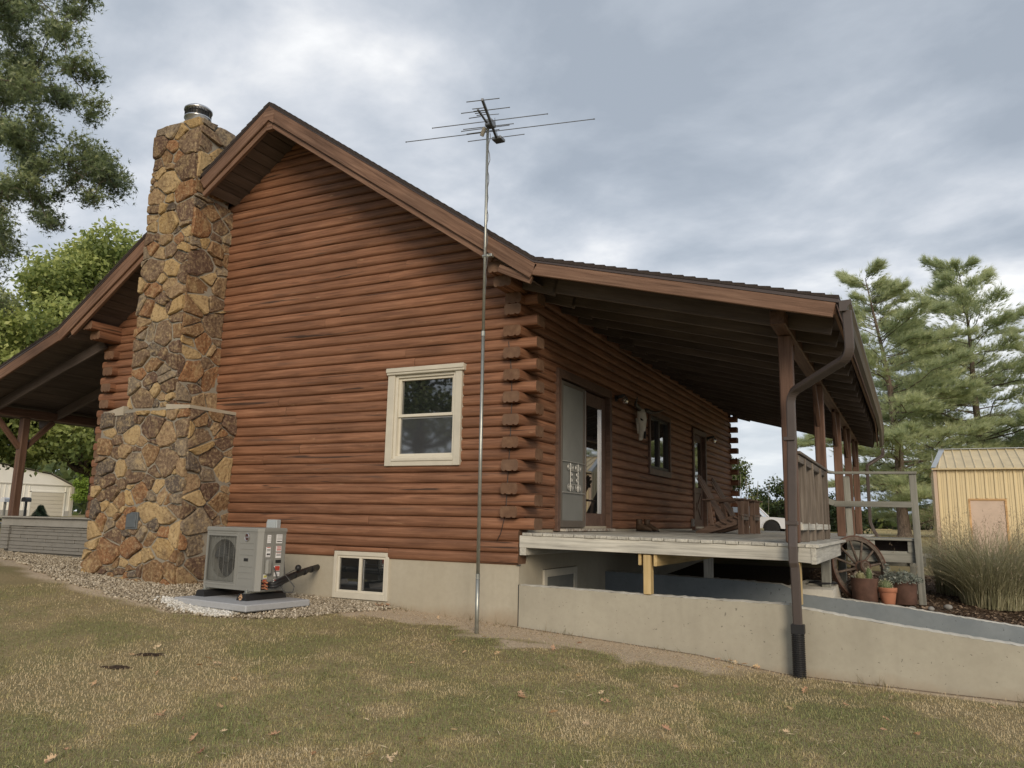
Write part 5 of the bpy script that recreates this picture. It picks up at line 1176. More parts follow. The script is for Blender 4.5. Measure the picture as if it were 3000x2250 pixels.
tint=np.clip(rng.normal(.5,.25,n),0,1); sc=.010+.014*rng.random((n,3)); sc[:,2]*=.7; mound=.03*rng.random(n)
g=scatter('gravel',iv,iff,np.stack([X,Y,gz(X,Y)+mound],1),rand_rot(n),sc,GRV,None,tint,smooth=True); tag(g,'tan river gravel bed along the foot of the house','gravel',kind='stuff')
n=900; a=rng.random(n); X=-4.35+a*1.35+rng.normal(0,.06,n); Y=-1.72-.20*a+rng.normal(0,.09,n); WG=leafmat('white_gravel_chips',(.42,.40,.35),(.58,.56,.51),(.70,.69,.65),.8,0,.3)
g=scatter('white_gravel',iv,iff,np.stack([X,Y,gz(X,Y)+.02+.02*rng.random(n)],1),rand_rot(n),.012+.016*rng.random((n,3)),WG,None,rng.random(n)); tag(g,'patch of white gravel chips along the front of the pad','gravel',kind='stuff')
# lawn blades, denser near the viewer
def lawn(n,name,dmin,dmax,amin,amax,h,w):
    d=np.exp(rng.uniform(np.log(dmin),np.log(dmax),n)); an_=rng.uniform(amin,amax,n)+yaw; X=CAM.x+d*np.sin(an_); Y=CAM.y+d*np.cos(an_)
    k=(Y<.0)&~lens(X,Y)&~((X>-4.35)&(X<-2.5)&(Y>-2.0)&(Y<-.6)); nn=fbm(X*1.2,Y*1.2,4); k&=(rng.random(n)>dirt(X,Y)*1.02-.02*0); k&=~(((np.hypot((X+2.22)/.17,(Y+4.02)/.07)<1)|(np.hypot((X+2.28)/.2,(Y+3.6)/.07)<1))&(rng.random(n)<.6))
    X,Y=X[k],Y[k]; n=len(X); lo=fbm(X*.5+3,Y*.5,4); hi=fbm(X*2.6,Y*2.6+8,3); fine=fbm(X*8,Y*8+31,2); green=sstep(.42,.58,lo*.6+hi*.4+.06*sstep(2,5,X)); 
    hh=h*(.4+.6*rng.random(n)+.8*rng.random(n)**6)*(.55+.5*hi+.5*fine); ww=w*(.7+.6*rng.random(n)); az=rng.random(n)*6.28; be=rng.random(n)**.7*1.7+.1
    ddx,ddy=np.cos(az),np.sin(az); B=np.stack([X,Y,gz(X,Y)-.004],1); sd_=np.stack([-ddy,ddx,np.zeros(n)],1)
    M1=B+np.stack([ddx*hh*be*.35,ddy*hh*be*.35,hh*.62],1); T=B+np.stack([ddx*hh*be*.95,ddy*hh*be*.95,hh*np.clip(1-.35*be,.35,1)],1)
    V=np.stack([B-sd_*ww[:,None],B+sd_*ww[:,None],M1+sd_*ww[:,None]*.7,M1-sd_*ww[:,None]*.7,T],1).reshape(-1,3)
    I=np.arange(n)*5; F=np.concatenate([np.stack([I,I+1,I+2],1),np.stack([I,I+2,I+3],1),np.stack([I+3,I+2,I+4],1)])
    me=bpy.data.meshes.new(name); me.vertices.add(n*5); me.vertices.foreach_set('co',V.reshape(-1).astype(np.float32)); nf=len(F); me.loops.add(nf*3); me.loops.foreach_set('vertex_index',F.reshape(-1).astype(np.int32)); me.polygons.add(nf); me.polygons.foreach_set('loop_start',(np.arange(nf)*3).astype(np.int32)); me.polygons.foreach_set('loop_total',np.full(nf,3,np.int32)); me.update(calc_edges=True)
    tint=np.clip(green*.85+(fine-.5)*.4+rng.normal(0,.17,n)+.05-.35*sstep(.52,.68,fbm(X*.9+40,Y*.9,3)),0,1); a=me.attributes.new('tint','FLOAT','POINT'); a.data.foreach_set('value',np.repeat(tint,5).astype(np.float32)); me.materials.append(LAWN); o=bpy.data.objects.new(name,me); link(o); return o
m=Mt('lawn_blade',.75,.2); t_=m.n('ShaderNodeAttribute',attribute_name='tint').outputs['Fac']; cc=m.ramp(t_,[(0,(.66,.53,.32)),(.25,(.58,.465,.25)),(.45,(.49,.405,.195)),(.7,(.36,.335,.14)),(1,(.22,.25,.095))]); m.color(cc); LAWN=m.m
o=lawn(460000,'lawn_grass',2.9,13.5,R(-50),R(44),.032,.0017); tag(o,'short patchy green and straw-brown lawn grass in the foreground','grass',kind='stuff')
n=16000; d=np.exp(rng.uniform(np.log(3),np.log(12.5),n)); a_=rng.uniform(R(-48),R(42),n)+yaw; X=CAM.x+d*np.sin(a_); Y=CAM.y+d*np.cos(a_); k=(Y<-.1)&~lens(X,Y)&(fbm(X*1.6+9,Y*1.6,3)+rng.normal(0,.12,n)>.55); X,Y=X[k],Y[k]; n=len(X)
o=scatter('straw_litter',[(-.5,-.002,0),(0,-.002,.05),(.5,0,0),(0,.002,.05)],[(0,1,2,3)],np.stack([X,Y,gz(X,Y)+.022+.012*rng.random(n)],1),align_rot(np.stack([rng.normal(0,.25,n),rng.normal(0,.25,n),np.ones(n)],1)),np.stack([.03+.06*rng.random(n),.8+rng.random(n),np.full(n,.06)],1),leafmat('straw',(.42,.33,.20),(.55,.45,.29),(.66,.56,.39),.7,.1,.2),None,rng.random(n)); tag(o,'pale dead grass straw lying over the lawn','straw',kind='stuff')
# taller weeds along the wall foot
n=700; X=np.concatenate([rng.uniform(-2,3.2,350),rng.uniform(3.4,6.5,350)]); Y=-np.abs(rng.normal(.08,.14,n)); k=fbm(X*3,Y*3+50,3)>.50; X,Y=X[k],Y[k]; n=len(X)
WEED=leafmat('dry_weed',(.26,.19,.11),(.19,.155,.08),(.12,.12,.05),.7); dirs=np.stack([rng.normal(0,.5,n),rng.normal(-.15,.4,n),np.ones(n)],1)
o=scatter('wall_weeds',[(-.003,0,0),(.003,0,0),(.001,.02,.5),(0,.06,1.0)],[(0,1,2,2),(0,2,3,3)] if False else [(0,1,2),(0,2,3)],np.stack([X,Y,gz(X,Y)],1),align_rot(dirs),np.stack([np.ones(n),np.full(n,.1),.05+.11*rng.random(n)**2],1),WEED,None,rng.random(n)); tag(o,'thin dry weeds sprouting along the concrete wall foot','weeds',kind='stuff')
n=5000; X=rng.uniform(-2.2,3.6,n); Y=-np.abs(rng.normal(0,.45,n))-.01; k=rng.random(n)<dirt(X,Y); X,Y=X[k],Y[k]; n=len(X)
o=scatter('soil_clods',iv,iff,np.stack([X,Y,gz(X,Y)],1),rand_rot(n),(.002+.011*rng.random((n,1))**4)*(.6+.6*rng.random((n,3))),leafmat('loose_soil',(.26,.20,.14),(.33,.26,.18),(.40,.32,.23),.95,0,.1),None,rng.random(n)); tag(o,'loose crumbs of tan soil along the wall foot','soil',kind='stuff')
# black soil divots
DIV=plain('black_soil',(.045,.033,.024),.95,.1,var=.4,nscale=40,bump=.6)
for (x_,y_,rx,ry,rz,lb) in ((-2.22,-4.02,.17,.06,.4,'bare black soil scrape in the lawn, nearer of two'),(-2.28,-3.60,.20,.06,.5,'bare black soil scrape in the lawn, farther of two')):
    mb=MB(); rq=random.Random(int(x_*100)); k=18; zc=float(gz(x_,y_)); pts=[(rx*math.cos(2*math.pi*i/k)*rq.uniform(.45,1.25),ry*math.sin(2*math.pi*i/k)*rq.uniform(.4,1.4)) for i in range(k)]
    v=[(0,0,.012)]+[(p[0]*.55,p[1]*.55,rq.uniform(.006,.02)) for p in pts]+[(p[0],p[1],-.004) for p in pts]; f=[(0,1+i,1+(i+1)%k) for i in range(k)]+[(1+i,1+k+i,1+k+(i+1)%k,1+(i+1)%k) for i in range(k)]; mb.add(v,f); o=mb.build('soil_scrape',DIV,None,(x_,y_,zc+.004),(0,0,rz)); tag(o,lb,'soil')
# fallen oak leaves
def oak_leaf():
    out=[(0,-.5),(.03,-.3),(.14,-.30),(.22,-.22),(.08,-.14),(.10,-.06),(.30,-.04),(.36,.06),(.12,.06),(.10,.14),(.24,.20),(.26,.30),(.08,.28),(.06,.36),(.10,.46),(0,.5)]
    P=out+[(-x,y) for x,y in out[-2:0:-1]]; return P
LV=[]
FALL=Mt('fallen_leaf',.7,.25); c=FALL.ramp(FALL.objrnd(),[(0,(.55,.40,.22)),(.3,(.40,.235,.14)),(.55,(.62,.49,.31)),(.8,(.32,.17,.115)),(1,(.52,.34,.2))]); FALL.color(c)
for vrt in range(4):
    P=oak_leaf(); rq=random.Random(vrt); cu=rq.uniform(.3,.9); tw=rq.uniform(-.5,.5); n=len(P); v=[]
    for x,y in P: v.append((x,y,.06+cu*(x*x*1.6+(y)**2*.5)+tw*x*y))
    v.append((0,-.15,.03)); v.append((0,.2,.03)); f=[]
    for i in range(n):
        a=v[i]; b=v[(i+1)%n]; f.append((i,(i+1)%n,n if (a[1]+b[1])/2<.02 else n+1))
    f.append((n,n+1,6)); me=bpy.data.meshes.new('fallen_leaf'); me.from_pydata(v,[],f); me.materials.append(FALL.m); me.update(); LV.append(me)
def drop(x_,y_,s):
    o=bpy.data.objects.new('fallen_leaf',random.choice(LV)); link(o); o.location=(x_,y_,float(gz(x_,y_))+.028); o.scale=(s,s,s); o.rotation_euler=(random.gauss(0,.35),random.gauss(0,.35),random.uniform(0,6.28)); return o
rq=random.Random(21)
for i in range(150):
    d=math.exp(rq.uniform(math.log(4.4),math.log(11))); a=rq.uniform(R(-38),R(33))+yaw; x_,y_=CAM.x+d*math.sin(a),CAM.y+d*math.cos(a)
    if y_>-.3 or (x_<-1.7 and y_>-2.2): continue
    tag(drop(x_,y_,rq.uniform(.05,.105)),'dry tan oak leaf lying loose on the lawn','leaf','fallen oak leaves on the lawn')
for x_,y_ in ((-2.05,-.08),(-2.0,-.14),(-1.97,-.06),(-2.1,-.16),(-1.93,-.11),(-2.02,-.19)): tag(drop(x_,y_,rq.uniform(.08,.11)),'reddish dry leaf piled below the basement window corner','leaf','leaves piled by the basement window')
for i in range(8): tag(drop(2.75+rq.uniform(-.35,.35),-.13+rq.uniform(-.06,.06),rq.uniform(.06,.09)),'dry brown leaf against the wall by the downspout','leaf','leaves by the downspout')
lf=drop(-3.12,-1.63,.09); lf.location.z=-.47; lf.rotation_euler=(1.3,0,.3); tag(lf,'orange dry leaf caught on the heat pump foot','leaf')

# ------------------------------------------------------------------ trees
def bark(name,a,b): 
    m=Mt(name,.9,.15); v=m.coord((1,1,.25),rnd=False); n=m.noise(v,14,6,.65); m.color(m.ramp(n,[(.3,a),(.7,b)])); m.bump(n,.9,.03); return m.m
BARK=bark('grey_bark',(.055,.045,.035),(.15,.125,.10)); PBARK=bark('pine_bark',(.06,.045,.035),(.20,.155,.125))
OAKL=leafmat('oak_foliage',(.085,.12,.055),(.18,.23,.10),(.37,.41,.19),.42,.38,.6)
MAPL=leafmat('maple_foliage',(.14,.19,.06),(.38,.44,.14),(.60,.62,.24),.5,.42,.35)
PINL=leafmat('pine_needles',(.27,.34,.20),(.46,.52,.29),(.64,.67,.39),.5,.45,.35)
BRTL=leafmat('bright_foliage',(.12,.20,.03),(.22,.32,.05),(.34,.42,.09),.5,.3,.3)
SPRL=leafmat('spruce_needles',(.015,.03,.022),(.03,.055,.038),(.055,.085,.055),.55,.1,.3)
WOODL=leafmat('far_foliage',(.045,.07,.025),(.10,.135,.045),(.18,.20,.07),.6,.1,.3)
STAR=[(0,0,0),(.5,.12,.02),(.18,.10,0),(.30,.46,.03),(.05,.20,0),(-.12,.52,.02),(-.10,.18,0),(-.46,.30,.03),(-.18,.06,0)]
STARF=[(0,2,1),(0,4,3),(0,6,5),(0,8,7),(0,4,2),(0,6,4),(0,8,6)]
LEAF4=[(0,0,0),(.30,.38,.06),(0,1.0,0),(-.30,.38,.06)]; LEAF4F=[(0,1,2,3)]
def branchy(mb,a,b,r0,r1,n=5,jit=.08,seed=0,sag=0):
    rq=random.Random(seed); a,b=Vector(a),Vector(b); L=(b-a).length; pts=[]
    for i in range(n+1):
        t=i/n; p=a.lerp(b,t)+Vector((rq.gauss(0,1),rq.gauss(0,1),rq.gauss(0,1)))*L*jit*math.sin(math.pi*t)*.5+Vector((0,0,-sag*L*4*t*(1-t)*.25)); pts.append(p)
    mb.tube(pts,[lerp(r0,r1,i/n) for i in range(n+1)],6,False); return pts
def crown_tree(name,label,base,trunk_top,r_trunk,clumps,leafn,lsize,mat,bmat,cat='tree',group=None,tmpl=(LEAF4,LEAF4F),flat=.75,shell=.5,hang=False):
    """clumps: list of (x,y,z,r) in world space; leaves spread through each clump, thicker to its outside"""
    t=empty(name,base,0,label,cat,group); b=Vector(base); mb=MB(); mb.smooth=True
    tp=branchy(mb,(0,0,-.2),Vector(trunk_top)-b,r_trunk,r_trunk*.45,7,.03,1); P=[];TI=[];DI=[]; nodes=list(tp[3:]); clumps=sorted(clumps,key=lambda c:math.hypot(c[0]-b.x,c[1]-b.y)); tot=sum(c[3]**2 for c in clumps)
    for i,(x_,y_,z_,r_) in enumerate(clumps):
        c=Vector((x_,y_,z_))-b; j=min(len(tp)-1,max(2,int(len(tp)*min(1,max(.3,(c.z-c.xy.length*.45)/max(.1,tp[-1].z)))))) ; st=tp[j] if j<len(tp) else tp[-1]
        if hang:
            dn=[(p,(p-c).length) for p in nodes if p.xy.length<c.xy.length+.2] or [(tp[-1],0)]; st=min(dn,key=lambda t_:t_[1])[0]; nodes.append(c)
        branchy(mb,st,c,max(.01,r_trunk*(.05 if hang else .28)*min(1,r_)),.005,6,.10,i,.1)
        k=int(leafn*r_*r_/tot); u=rng.normal(size=(k,3)); u/=np.linalg.norm(u,axis=1)[:,None]; rad=r_*(shell+(1-shell)*rng.random(k))**.8*(.65+.5*rng.random(k)); p=np.array(c)+u*rad[:,None]*np.array([1,1,flat]); P.append(p); DI.append(u)
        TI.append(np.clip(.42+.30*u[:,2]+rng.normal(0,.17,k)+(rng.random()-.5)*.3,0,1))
        for q in range(3):
            uu=u[q*7%max(1,k)]; branchy(mb,c,c+Vector(uu)*r_*.9,.008,.003,3,.1,i*7+q)
    mb.build('trunk',bmat,t); P=np.concatenate(P);TI=np.concatenate(TI);DI=np.concatenate(DI); n=len(P)
    rot=align_rot(DI*.6+rng.normal(0,.6,(n,3))+np.array([0,0,.35 if not hang else -.15]))
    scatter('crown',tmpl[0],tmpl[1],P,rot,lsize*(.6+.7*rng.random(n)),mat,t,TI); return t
OC=[(-8.9,-2.2,9.1),(-9.1,-2.3,9.4),(-8.6,-2.5,8.8),(-8.2,-2.0,8.7),(-9.0,-1.9,8.7),(-8.7,-2.8,9.0),(-10.8,-1.5,10.5),(-7.2,-2.0,9.0),(-10.5,-1.5,10.8),(-7.2,-2.5,8.9),(-9.4,-2.0,9.1),(-8.4,-2.7,8.8),(-8.0,-1.7,9.2),(-7.7,-2.7,8.9),(-7.9,-2.4,9.2),(-10.9,-1.4,10.5),(-7.4,-2.2,8.3),(-9.6,-1.1,9.7),(-10.5,-1.5,9.7),(-8.7,-1.4,9.6),(-8.7,-1.4,10.0),(-9.6,-1.5,9.9),(-10.2,-1.6,10.1),(-8.5,-1.8,6.1),(-10.5,-1.1,9.0),(-8.5,-2.2,5.1),(-9.5,-2.0,7.9),(-9.7,-1.2,6.9),(-10.5,-0.9,8.8),(-9.8,-0.5,8.6),(-9.2,-0.3,6.5),(-9.8,-1.7,7.2),(-9.3,-1.0,8.2),(-9.6,-1.8,8.7),(-9.1,-1.8,6.1),(-10.4,-0.5,6.3),(-10.9,-1.1,8.7),(-10.3,-1.0,5.4),(-10.5,-1.7,8.5),(-8.6,-1.7,7.1),(-10.7,-1.2,5.6),(-10.4,-0.8,7.2),(-8.7,-0.9,6.6),(-9.3,-2.0,8.2),(-8.3,-2.0,5.9),(-9.3,-1.2,6.1),(-9.4,-1.7,8.1),(-9.6,-0.8,8.4),(-8.3,-2.3,6.7),(-9.1,0.2,7.1),(-10.0,-1.4,5.9),(-11.1,-0.9,5.6),(-8.2,-0.8,6.5),(-8.8,-2.0,6.9),(-9.0,-1.7,6.8),(-10.3,-1.4,6.4),(-8.5,-1.0,7.1),(-9.3,-1.8,5.3),(-9.3,-1.6,8.5),(-8.4,-2.3,5.7),(-7.9,-1.0,6.7),(-9.9,-1.3,8.3),(-8.0,-1.7,6.5),(-8.9,-1.1,6.2),(-7.7,-1.7,6.3),(-8.2,-1.8,7.7),(-8.6,-2.0,7.9),(-8.6,-1.6,5.9),(-8.7,-1.8,8.4),(-7.0,-1.9,7.6),(-9.4,-0.1,7.4),(-9.6,-1.3,8.2),(-8.1,-0.9,6.6),(-7.0,-1.8,7.1),(-8.7,-2.7,7.7),(-9.7,-0.7,6.0),(-10.1,-0.5,6.2),(-9.8,-0.3,6.9),(-7.8,-2.5,7.3),(-8.3,-0.4,6.5),(-8.8,-1.7,7.4),(-8.3,-1.5,5.4),(-8.9,-2.2,7.5),(-8.6,-0.7,6.9),(-9.9,-1.1,7.4),(-7.5,-1.3,5.8),(-10.8,-1.1,5.5),(-7.2,-2.2,7.6),(-10.5,-1.6,7.7),(-9.4,-1.3,6.7),(-9.0,-1.8,6.9),(-10.4,-1.3,5.1),(-9.1,-0.5,8.0),(-8.3,-1.8,6.3),(-6.9,-2.2,7.6),(-10.1,-0.7,7.2),(-8.5,-2.7,7.5),(-7.4,-1.2,6.3),(-8.5,-2.0,3.9),(-8.9,-2.1,4.3),(-9.0,-1.9,4.0),(-11.1,-0.9,4.6)]
rq=random.Random(2)
oc=[(x_,y_,z_,rq.uniform(.24,.44)) for x_,y_,z_ in OC]
oc+=[(rq.uniform(-17,-11.5),rq.uniform(-6,2),rq.uniform(5,12.5),rq.uniform(.6,.9)) for i in range(14)]
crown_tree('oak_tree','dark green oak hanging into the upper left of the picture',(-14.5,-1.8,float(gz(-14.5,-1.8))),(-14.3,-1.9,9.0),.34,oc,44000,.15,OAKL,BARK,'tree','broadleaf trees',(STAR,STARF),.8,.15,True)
oc=[(-15+rq.gauss(0,2.4),-20+rq.gauss(0,2.2),7.2+rq.gauss(0,2.0),rq.uniform(.9,1.5)) for i in range(60)]
crown_tree('oak_tree','broad oak mirrored in the gable window glass',(-15,-20,-.9),(-15,-20,7.5),.38,oc,16000,.24,OAKL,BARK,'tree','broadleaf trees',(LEAF4,LEAF4F),.8,.3)
# the maple behind the left porch
def blob_clumps(c,rx,ry,rz,n,r0,r1,sd,low=-1):
    rq=random.Random(sd); out=[]
    while len(out)<n:
        u=Vector((rq.gauss(0,1),rq.gauss(0,1),rq.gauss(0,1))).normalized(); 
        if u.z<low: continue
        k=rq.uniform(.55,1.0); out.append((c[0]+u.x*rx*k,c[1]+u.y*ry*k,c[2]+u.z*rz*k,rq.uniform(r0,r1)))
    return out
mc=blob_clumps((-25.5,12.2,6.6),5.6,5.6,6.0,150,.8,1.5,4)
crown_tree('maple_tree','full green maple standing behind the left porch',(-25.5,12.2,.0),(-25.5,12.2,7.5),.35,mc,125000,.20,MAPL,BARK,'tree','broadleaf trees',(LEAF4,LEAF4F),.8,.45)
mc=blob_clumps((-27.0,6.0,4.6),4.2,4.2,3.9,80,.7,1.3,5)
crown_tree('maple_tree','lower dark maple at the left edge behind the porch',(-27.0,6.0,.0),(-27.0,6.0,5),.3,mc,60000,.20,MAPL,BARK,'tree','broadleaf trees',(LEAF4,LEAF4F),.8,.45)
mc=blob_clumps((-43.9,24.6,2.2),.7,.9,1.3,20,.35,.5,6)
crown_tree('small_tree','small bright yellow-green tree beside the white garage',(-43.9,24.6,.15),(-43.9,24.6,2.0),.07,mc,7000,.14,BRTL,BARK,'tree','broadleaf trees')
# pines to the right of the porch
def pine(name,label,base,h,spread,seed,lean=(0,0),tufts=9000,rt_=.30,low=.14):
    t=empty(name,base,0,label,'tree','pine trees'); rq=random.Random(seed); mb=MB(); mb.smooth=True; n=9; tp=[]
    for i in range(n+1): s=i/n; tp.append(Vector((lean[0]*s*s+rq.gauss(0,.07),lean[1]*s+rq.gauss(0,.07),h*s)))
    tp[0]=Vector((0,0,-.3)); mb.tube([Vector((0,0,-.3)),Vector((0,0,.25))]+tp[1:],[rt_*1.7,rt_*1.15]+[max(.02,rt_*(1-.95*i/n)) for i in range(1,n+1)],10,False)
    P=[];D=[];T=[]
    nb=104
    for i in range(nb):
        s=low+(1-low)*((i+rq.random())/nb)**1.15; z=h*s; j=min(n-1,int(s*n)); o=tp[j].lerp(tp[j+1],s*n-j)
        prof=math.sin(math.pi*min(1,(1.02-s)*.62+.05))**.9 if s>.3 else .95
        L=spread*prof*rq.uniform(.45,1.15)*(1.0 if s<.8 else .8); a=rq.uniform(0,6.28); up_=rq.uniform(-.05,.25)+.75*max(0,s-.45)
        if s<.22: up_=rq.uniform(-.18,.05)
        e=o+Vector((math.cos(a)*L,math.sin(a)*L,up_*L)); pts=branchy(mb,o,e,.02+.05*(1-s),.008,5,.08,seed*99+i,-.12)
        m_=int(tufts/nb*(.35+.9*L/spread)); clump=rq.random()*.3
        side=Vector((-math.sin(a),math.cos(a),0))
        for q in range(m_):
            tt=rq.random()**.55; k=tt*(len(pts)-1); k0=min(len(pts)-2,int(k)); p=pts[k0].lerp(pts[k0+1],k-k0); wd=.42*L*(1-tt)*.9+.28; off=side*rq.gauss(0,wd*.55)+Vector((0,0,abs(rq.gauss(0,.16))+.05*rq.random()-.06))
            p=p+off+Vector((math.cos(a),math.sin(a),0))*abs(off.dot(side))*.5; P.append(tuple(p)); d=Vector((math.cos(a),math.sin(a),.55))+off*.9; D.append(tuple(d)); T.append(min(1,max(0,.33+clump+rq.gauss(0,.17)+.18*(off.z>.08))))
    mb.build('trunk',PBARK,t); P=np.array(P);D=np.array(D)+rng.normal(0,.35,(len(P),3)); NT=[];NF=[]
    for k in range(8):
        a=k*2.4; r=.20+.32*((k*37)%8)/8; x_,y_=math.cos(a)*r,math.sin(a)*r; z_=1-.35*r; px,py=-math.sin(a)*.026,math.cos(a)*.026; NT+=[(px,py,0),(-px,-py,0),(x_,y_,z_)]; NF.append((3*k,3*k+1,3*k+2))
    scatter('needles',NT,NF,P,align_rot(D),.40*(.7+.7*rng.random(len(P))),PINL,t,np.array(T)); return t
pine('pine_tree','tall white pine with bare lower trunk beyond the porch',(4.05,45.0,-.02),16.3,6.3,3,(-1.2,-1),30000,.36,.14)
pine('pine_tree','tall white pine farther right with twin tops',(8.8,49.5,-.0),17.8,7.6,8,(-.4,0),34000,.36,.05)
pine('pine_tree','shorter pine filling the gap between the two tall ones',(6.6,54.0,-.0),14.0,6.0,17,(0,0),14000,.3,.06)
pine('pine_tree','pine behind the shed at the right frame edge',(15.5,47.0,-.0),14.5,6.0,12,(0,0),20000,.3,.05)
# little spruce on the left
t=empty('spruce_shrub',(-20,6.35,-.15),0,'small dark spruce behind the porch base','shrub'); mb=MB(); mb.tube([(0,0,-.1),(0,0,.9)],[.03,.006],6,False); P=[];D=[]
for i in range(30):
    s=i/30; z=.1+.75*s; 
    for q in range(5):
        a=i*2.4+q*1.256; L=.46*(1-s)**1.15+.02; 
        for k in range(7): tt=(k+1)/7; P.append((math.cos(a)*L*tt,math.sin(a)*L*tt,z+.18*L*tt)); D.append((math.cos(a),math.sin(a),.5))
mb.build('trunk',BARK,t); P=np.array(P); NT=[];NF=[]
for k in range(6): a=k*1.05; NT+=[(.1*math.cos(a+1.57),.1*math.sin(a+1.57),0),(-.1*math.cos(a+1.57),-.1*math.sin(a+1.57),0),(.55*math.cos(a),.55*math.sin(a),.8)]; NF.append((3*k,3*k+1,3*k+2))
scatter('needles',NT,NF,P,align_rot(np.array(D)+rng.normal(0,.25,(len(P),3))),np.full(len(P),.085),SPRL,t,rng.random(len(P)))
# shrubs beyond the porch, behind the truck
def shrub(name,label,base,cl,n,ls,mat=WOODL,grp='shrubs beyond the porch'):
    return crown_tree(name,label,base,(base[0],base[1],base[2]+1.2),.08,cl,n,ls,mat,BARK,'shrub',grp,(LEAF4,LEAF4F),.85,.4)
shrub('leafy_shrub','yellow-green leafy shrub showing past the far house corner',(-7.2,48,-.05),blob_clumps((-7.2,48,2.6),2.2,2.2,2.6,26,.6,1.0,31),7000,.22)
shrub('leafy_shrub','tall yellow-green shrub behind the pickup windshield',(-5.6,60,-.05),blob_clumps((-5.6,60,2.0),2.6,2.4,2.2,30,.7,1.1,32),8000,.25)
shrub('leafy_shrub','low rounded shrub right of the pickup windshield',(-1.7,62,-.05),blob_clumps((-1.7,62,1.4),3.0,2.6,1.7,30,.7,1.1,33),8000,.25)
rd=empty('reed_grass',(-5.3,44,0),0,'tall thin reeds standing above the shrubs beyond the porch','reeds')
for i in range(9):
    x_=-1.2+i*.33+random.uniform(-.1,.1); L=3.3+random.uniform(-.3,.5); a=random.gauss(0,.16); mb=MB(); mb.tube([(x_,0,0),(x_+a*L*.6,0,L*.7),(x_+a*L,0,L)],[.02,.016,.008],5); mb.tube([(x_+a*L*.88,0,L*.9),(x_+a*L*1.03,0,L*1.06)],[.035,.01],5); mb.build('reed',plain('dry_reed',(.17,.16,.13),.8,.2,var=.1) if 'dry_reed' not in MATS else MATS['dry_reed'],rd)
# far wood along the field edge
n=26000; X=rng.uniform(-120,160,n); Yb=rng.uniform(200,225,n); H=7.5*(.35+fbm(X*.045,X*0+3,4)*1.0)*(.75+.25*vnoise(X*.35,X*0)); u=rng.random(n)**.75
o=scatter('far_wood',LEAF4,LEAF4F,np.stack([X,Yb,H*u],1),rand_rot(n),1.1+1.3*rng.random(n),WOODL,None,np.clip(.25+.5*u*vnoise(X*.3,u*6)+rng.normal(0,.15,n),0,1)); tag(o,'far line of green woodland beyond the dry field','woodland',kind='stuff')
n=9000; X=rng.uniform(-190,-70,n); Y=rng.uniform(40,75,n); H=8*(.5+fbm(X*.06,Y*0,3)); u=rng.random(n)**.7
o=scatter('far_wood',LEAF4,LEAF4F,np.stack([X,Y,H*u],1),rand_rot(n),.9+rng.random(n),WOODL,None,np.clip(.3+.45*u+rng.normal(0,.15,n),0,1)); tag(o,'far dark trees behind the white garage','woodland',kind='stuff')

# ------------------------------------------------------------------ tan metal shed on the right
TANM=plain('tan_steel_siding',(.66,.55,.335),.45,.4,.0,var=.05,nscale=2); TANT=plain('pale_tan_trim',(.52,.40,.30),.5,.4,var=.04); ROOFM=plain('tan_steel_roof',(.60,.49,.29),.42,.45,var=.12,nscale=3)
sh=empty('metal_shed',(5.16,16,-.15),0,'tan corrugated metal shed with ribbed roof and small plywood door','shed')
SW,SD,SH=4.6,3.6,2.40
mb=MB(); mb.box(0,SW,.03,SD,0,SH); mb.prism([(0.03,SH),(SD,SH),(SD/2,SH+.95)],.04,SW-.04,'x') if False else None
mb.add([(.02,.03,SH),(.02,SD,SH),(.02,SD/2,SH+.62),(SW-.02,.03,SH),(SW-.02,SD,SH),(SW-.02,SD/2,SH+.62)],[(0,2,1),(3,4,5)]); mb.build('wall',TANM,sh)
dx0,dx1,dzt=.83,1.64,1.50
xx=.06
while xx<SW-.05:
    z0=dzt+.06 if dx0-.08<xx<dx1+.06 else .0; mb=MB(); mb.prism([(xx,.03),(xx+.018,.0),(xx+.055,.0),(xx+.073,.03)],z0,SH,'z'); mb.build('siding_rib',TANM,sh); xx+=.228
xx=.17
while xx<SW-.05:
    z0=dzt+.06 if dx0-.08<xx<dx1+.06 else .0
    for k in (0,.05): mb=MB(); mb.box(xx+k,xx+k+.014,.018,.03,z0,SH); mb.build('siding_rib',TANM,sh)
    xx+=.228
for yy in np.arange(.25,SD,.228): mb=MB(); mb.box(-.018,.0,yy,yy+.06,0,SH); mb.build('siding_rib',TANM,sh)
mb=MB(); mb.box(-.03,.06,-.012,.03,0,SH+.02,.006); mb.build('corner_trim',TANT,sh)
rz0,rz1=SH-.02,SH+.66
for s in (0,1):
    mb=MB(); ya,yb=(-.12,SD/2) if s==0 else (SD+.12,SD/2); xl=.05; xr_=SW+.1; mb.add([(-.06,ya,rz0),(xr_,ya,rz0),(xr_,yb,rz1),(.24,yb,rz1),(-.06,ya,rz0-.03),(xr_,ya,rz0-.03)],[(0,1,2,3),(4,5,1,0)] if s==0 else [(3,2,1,0),(0,1,5,4)])
    for xx in np.arange(.10,SW,.228):
        x2=max(xx,.26 if xx<.26 else xx); v=[(xx-.02,ya,rz0+.002),(xx,ya,rz0+.026),(xx+.02,ya,rz0+.026),(xx+.04,ya,rz0+.002),(x2-.02,yb,rz1+.002),(x2,yb,rz1+.026),(x2+.02,yb,rz1+.026),(x2+.04,yb,rz1+.002)]; mb.add(v,[(0,1,5,4),(1,2,6,5),(2,3,7,6),(0,3,2,1)])
    mb.build('roof',ROOFM,sh)
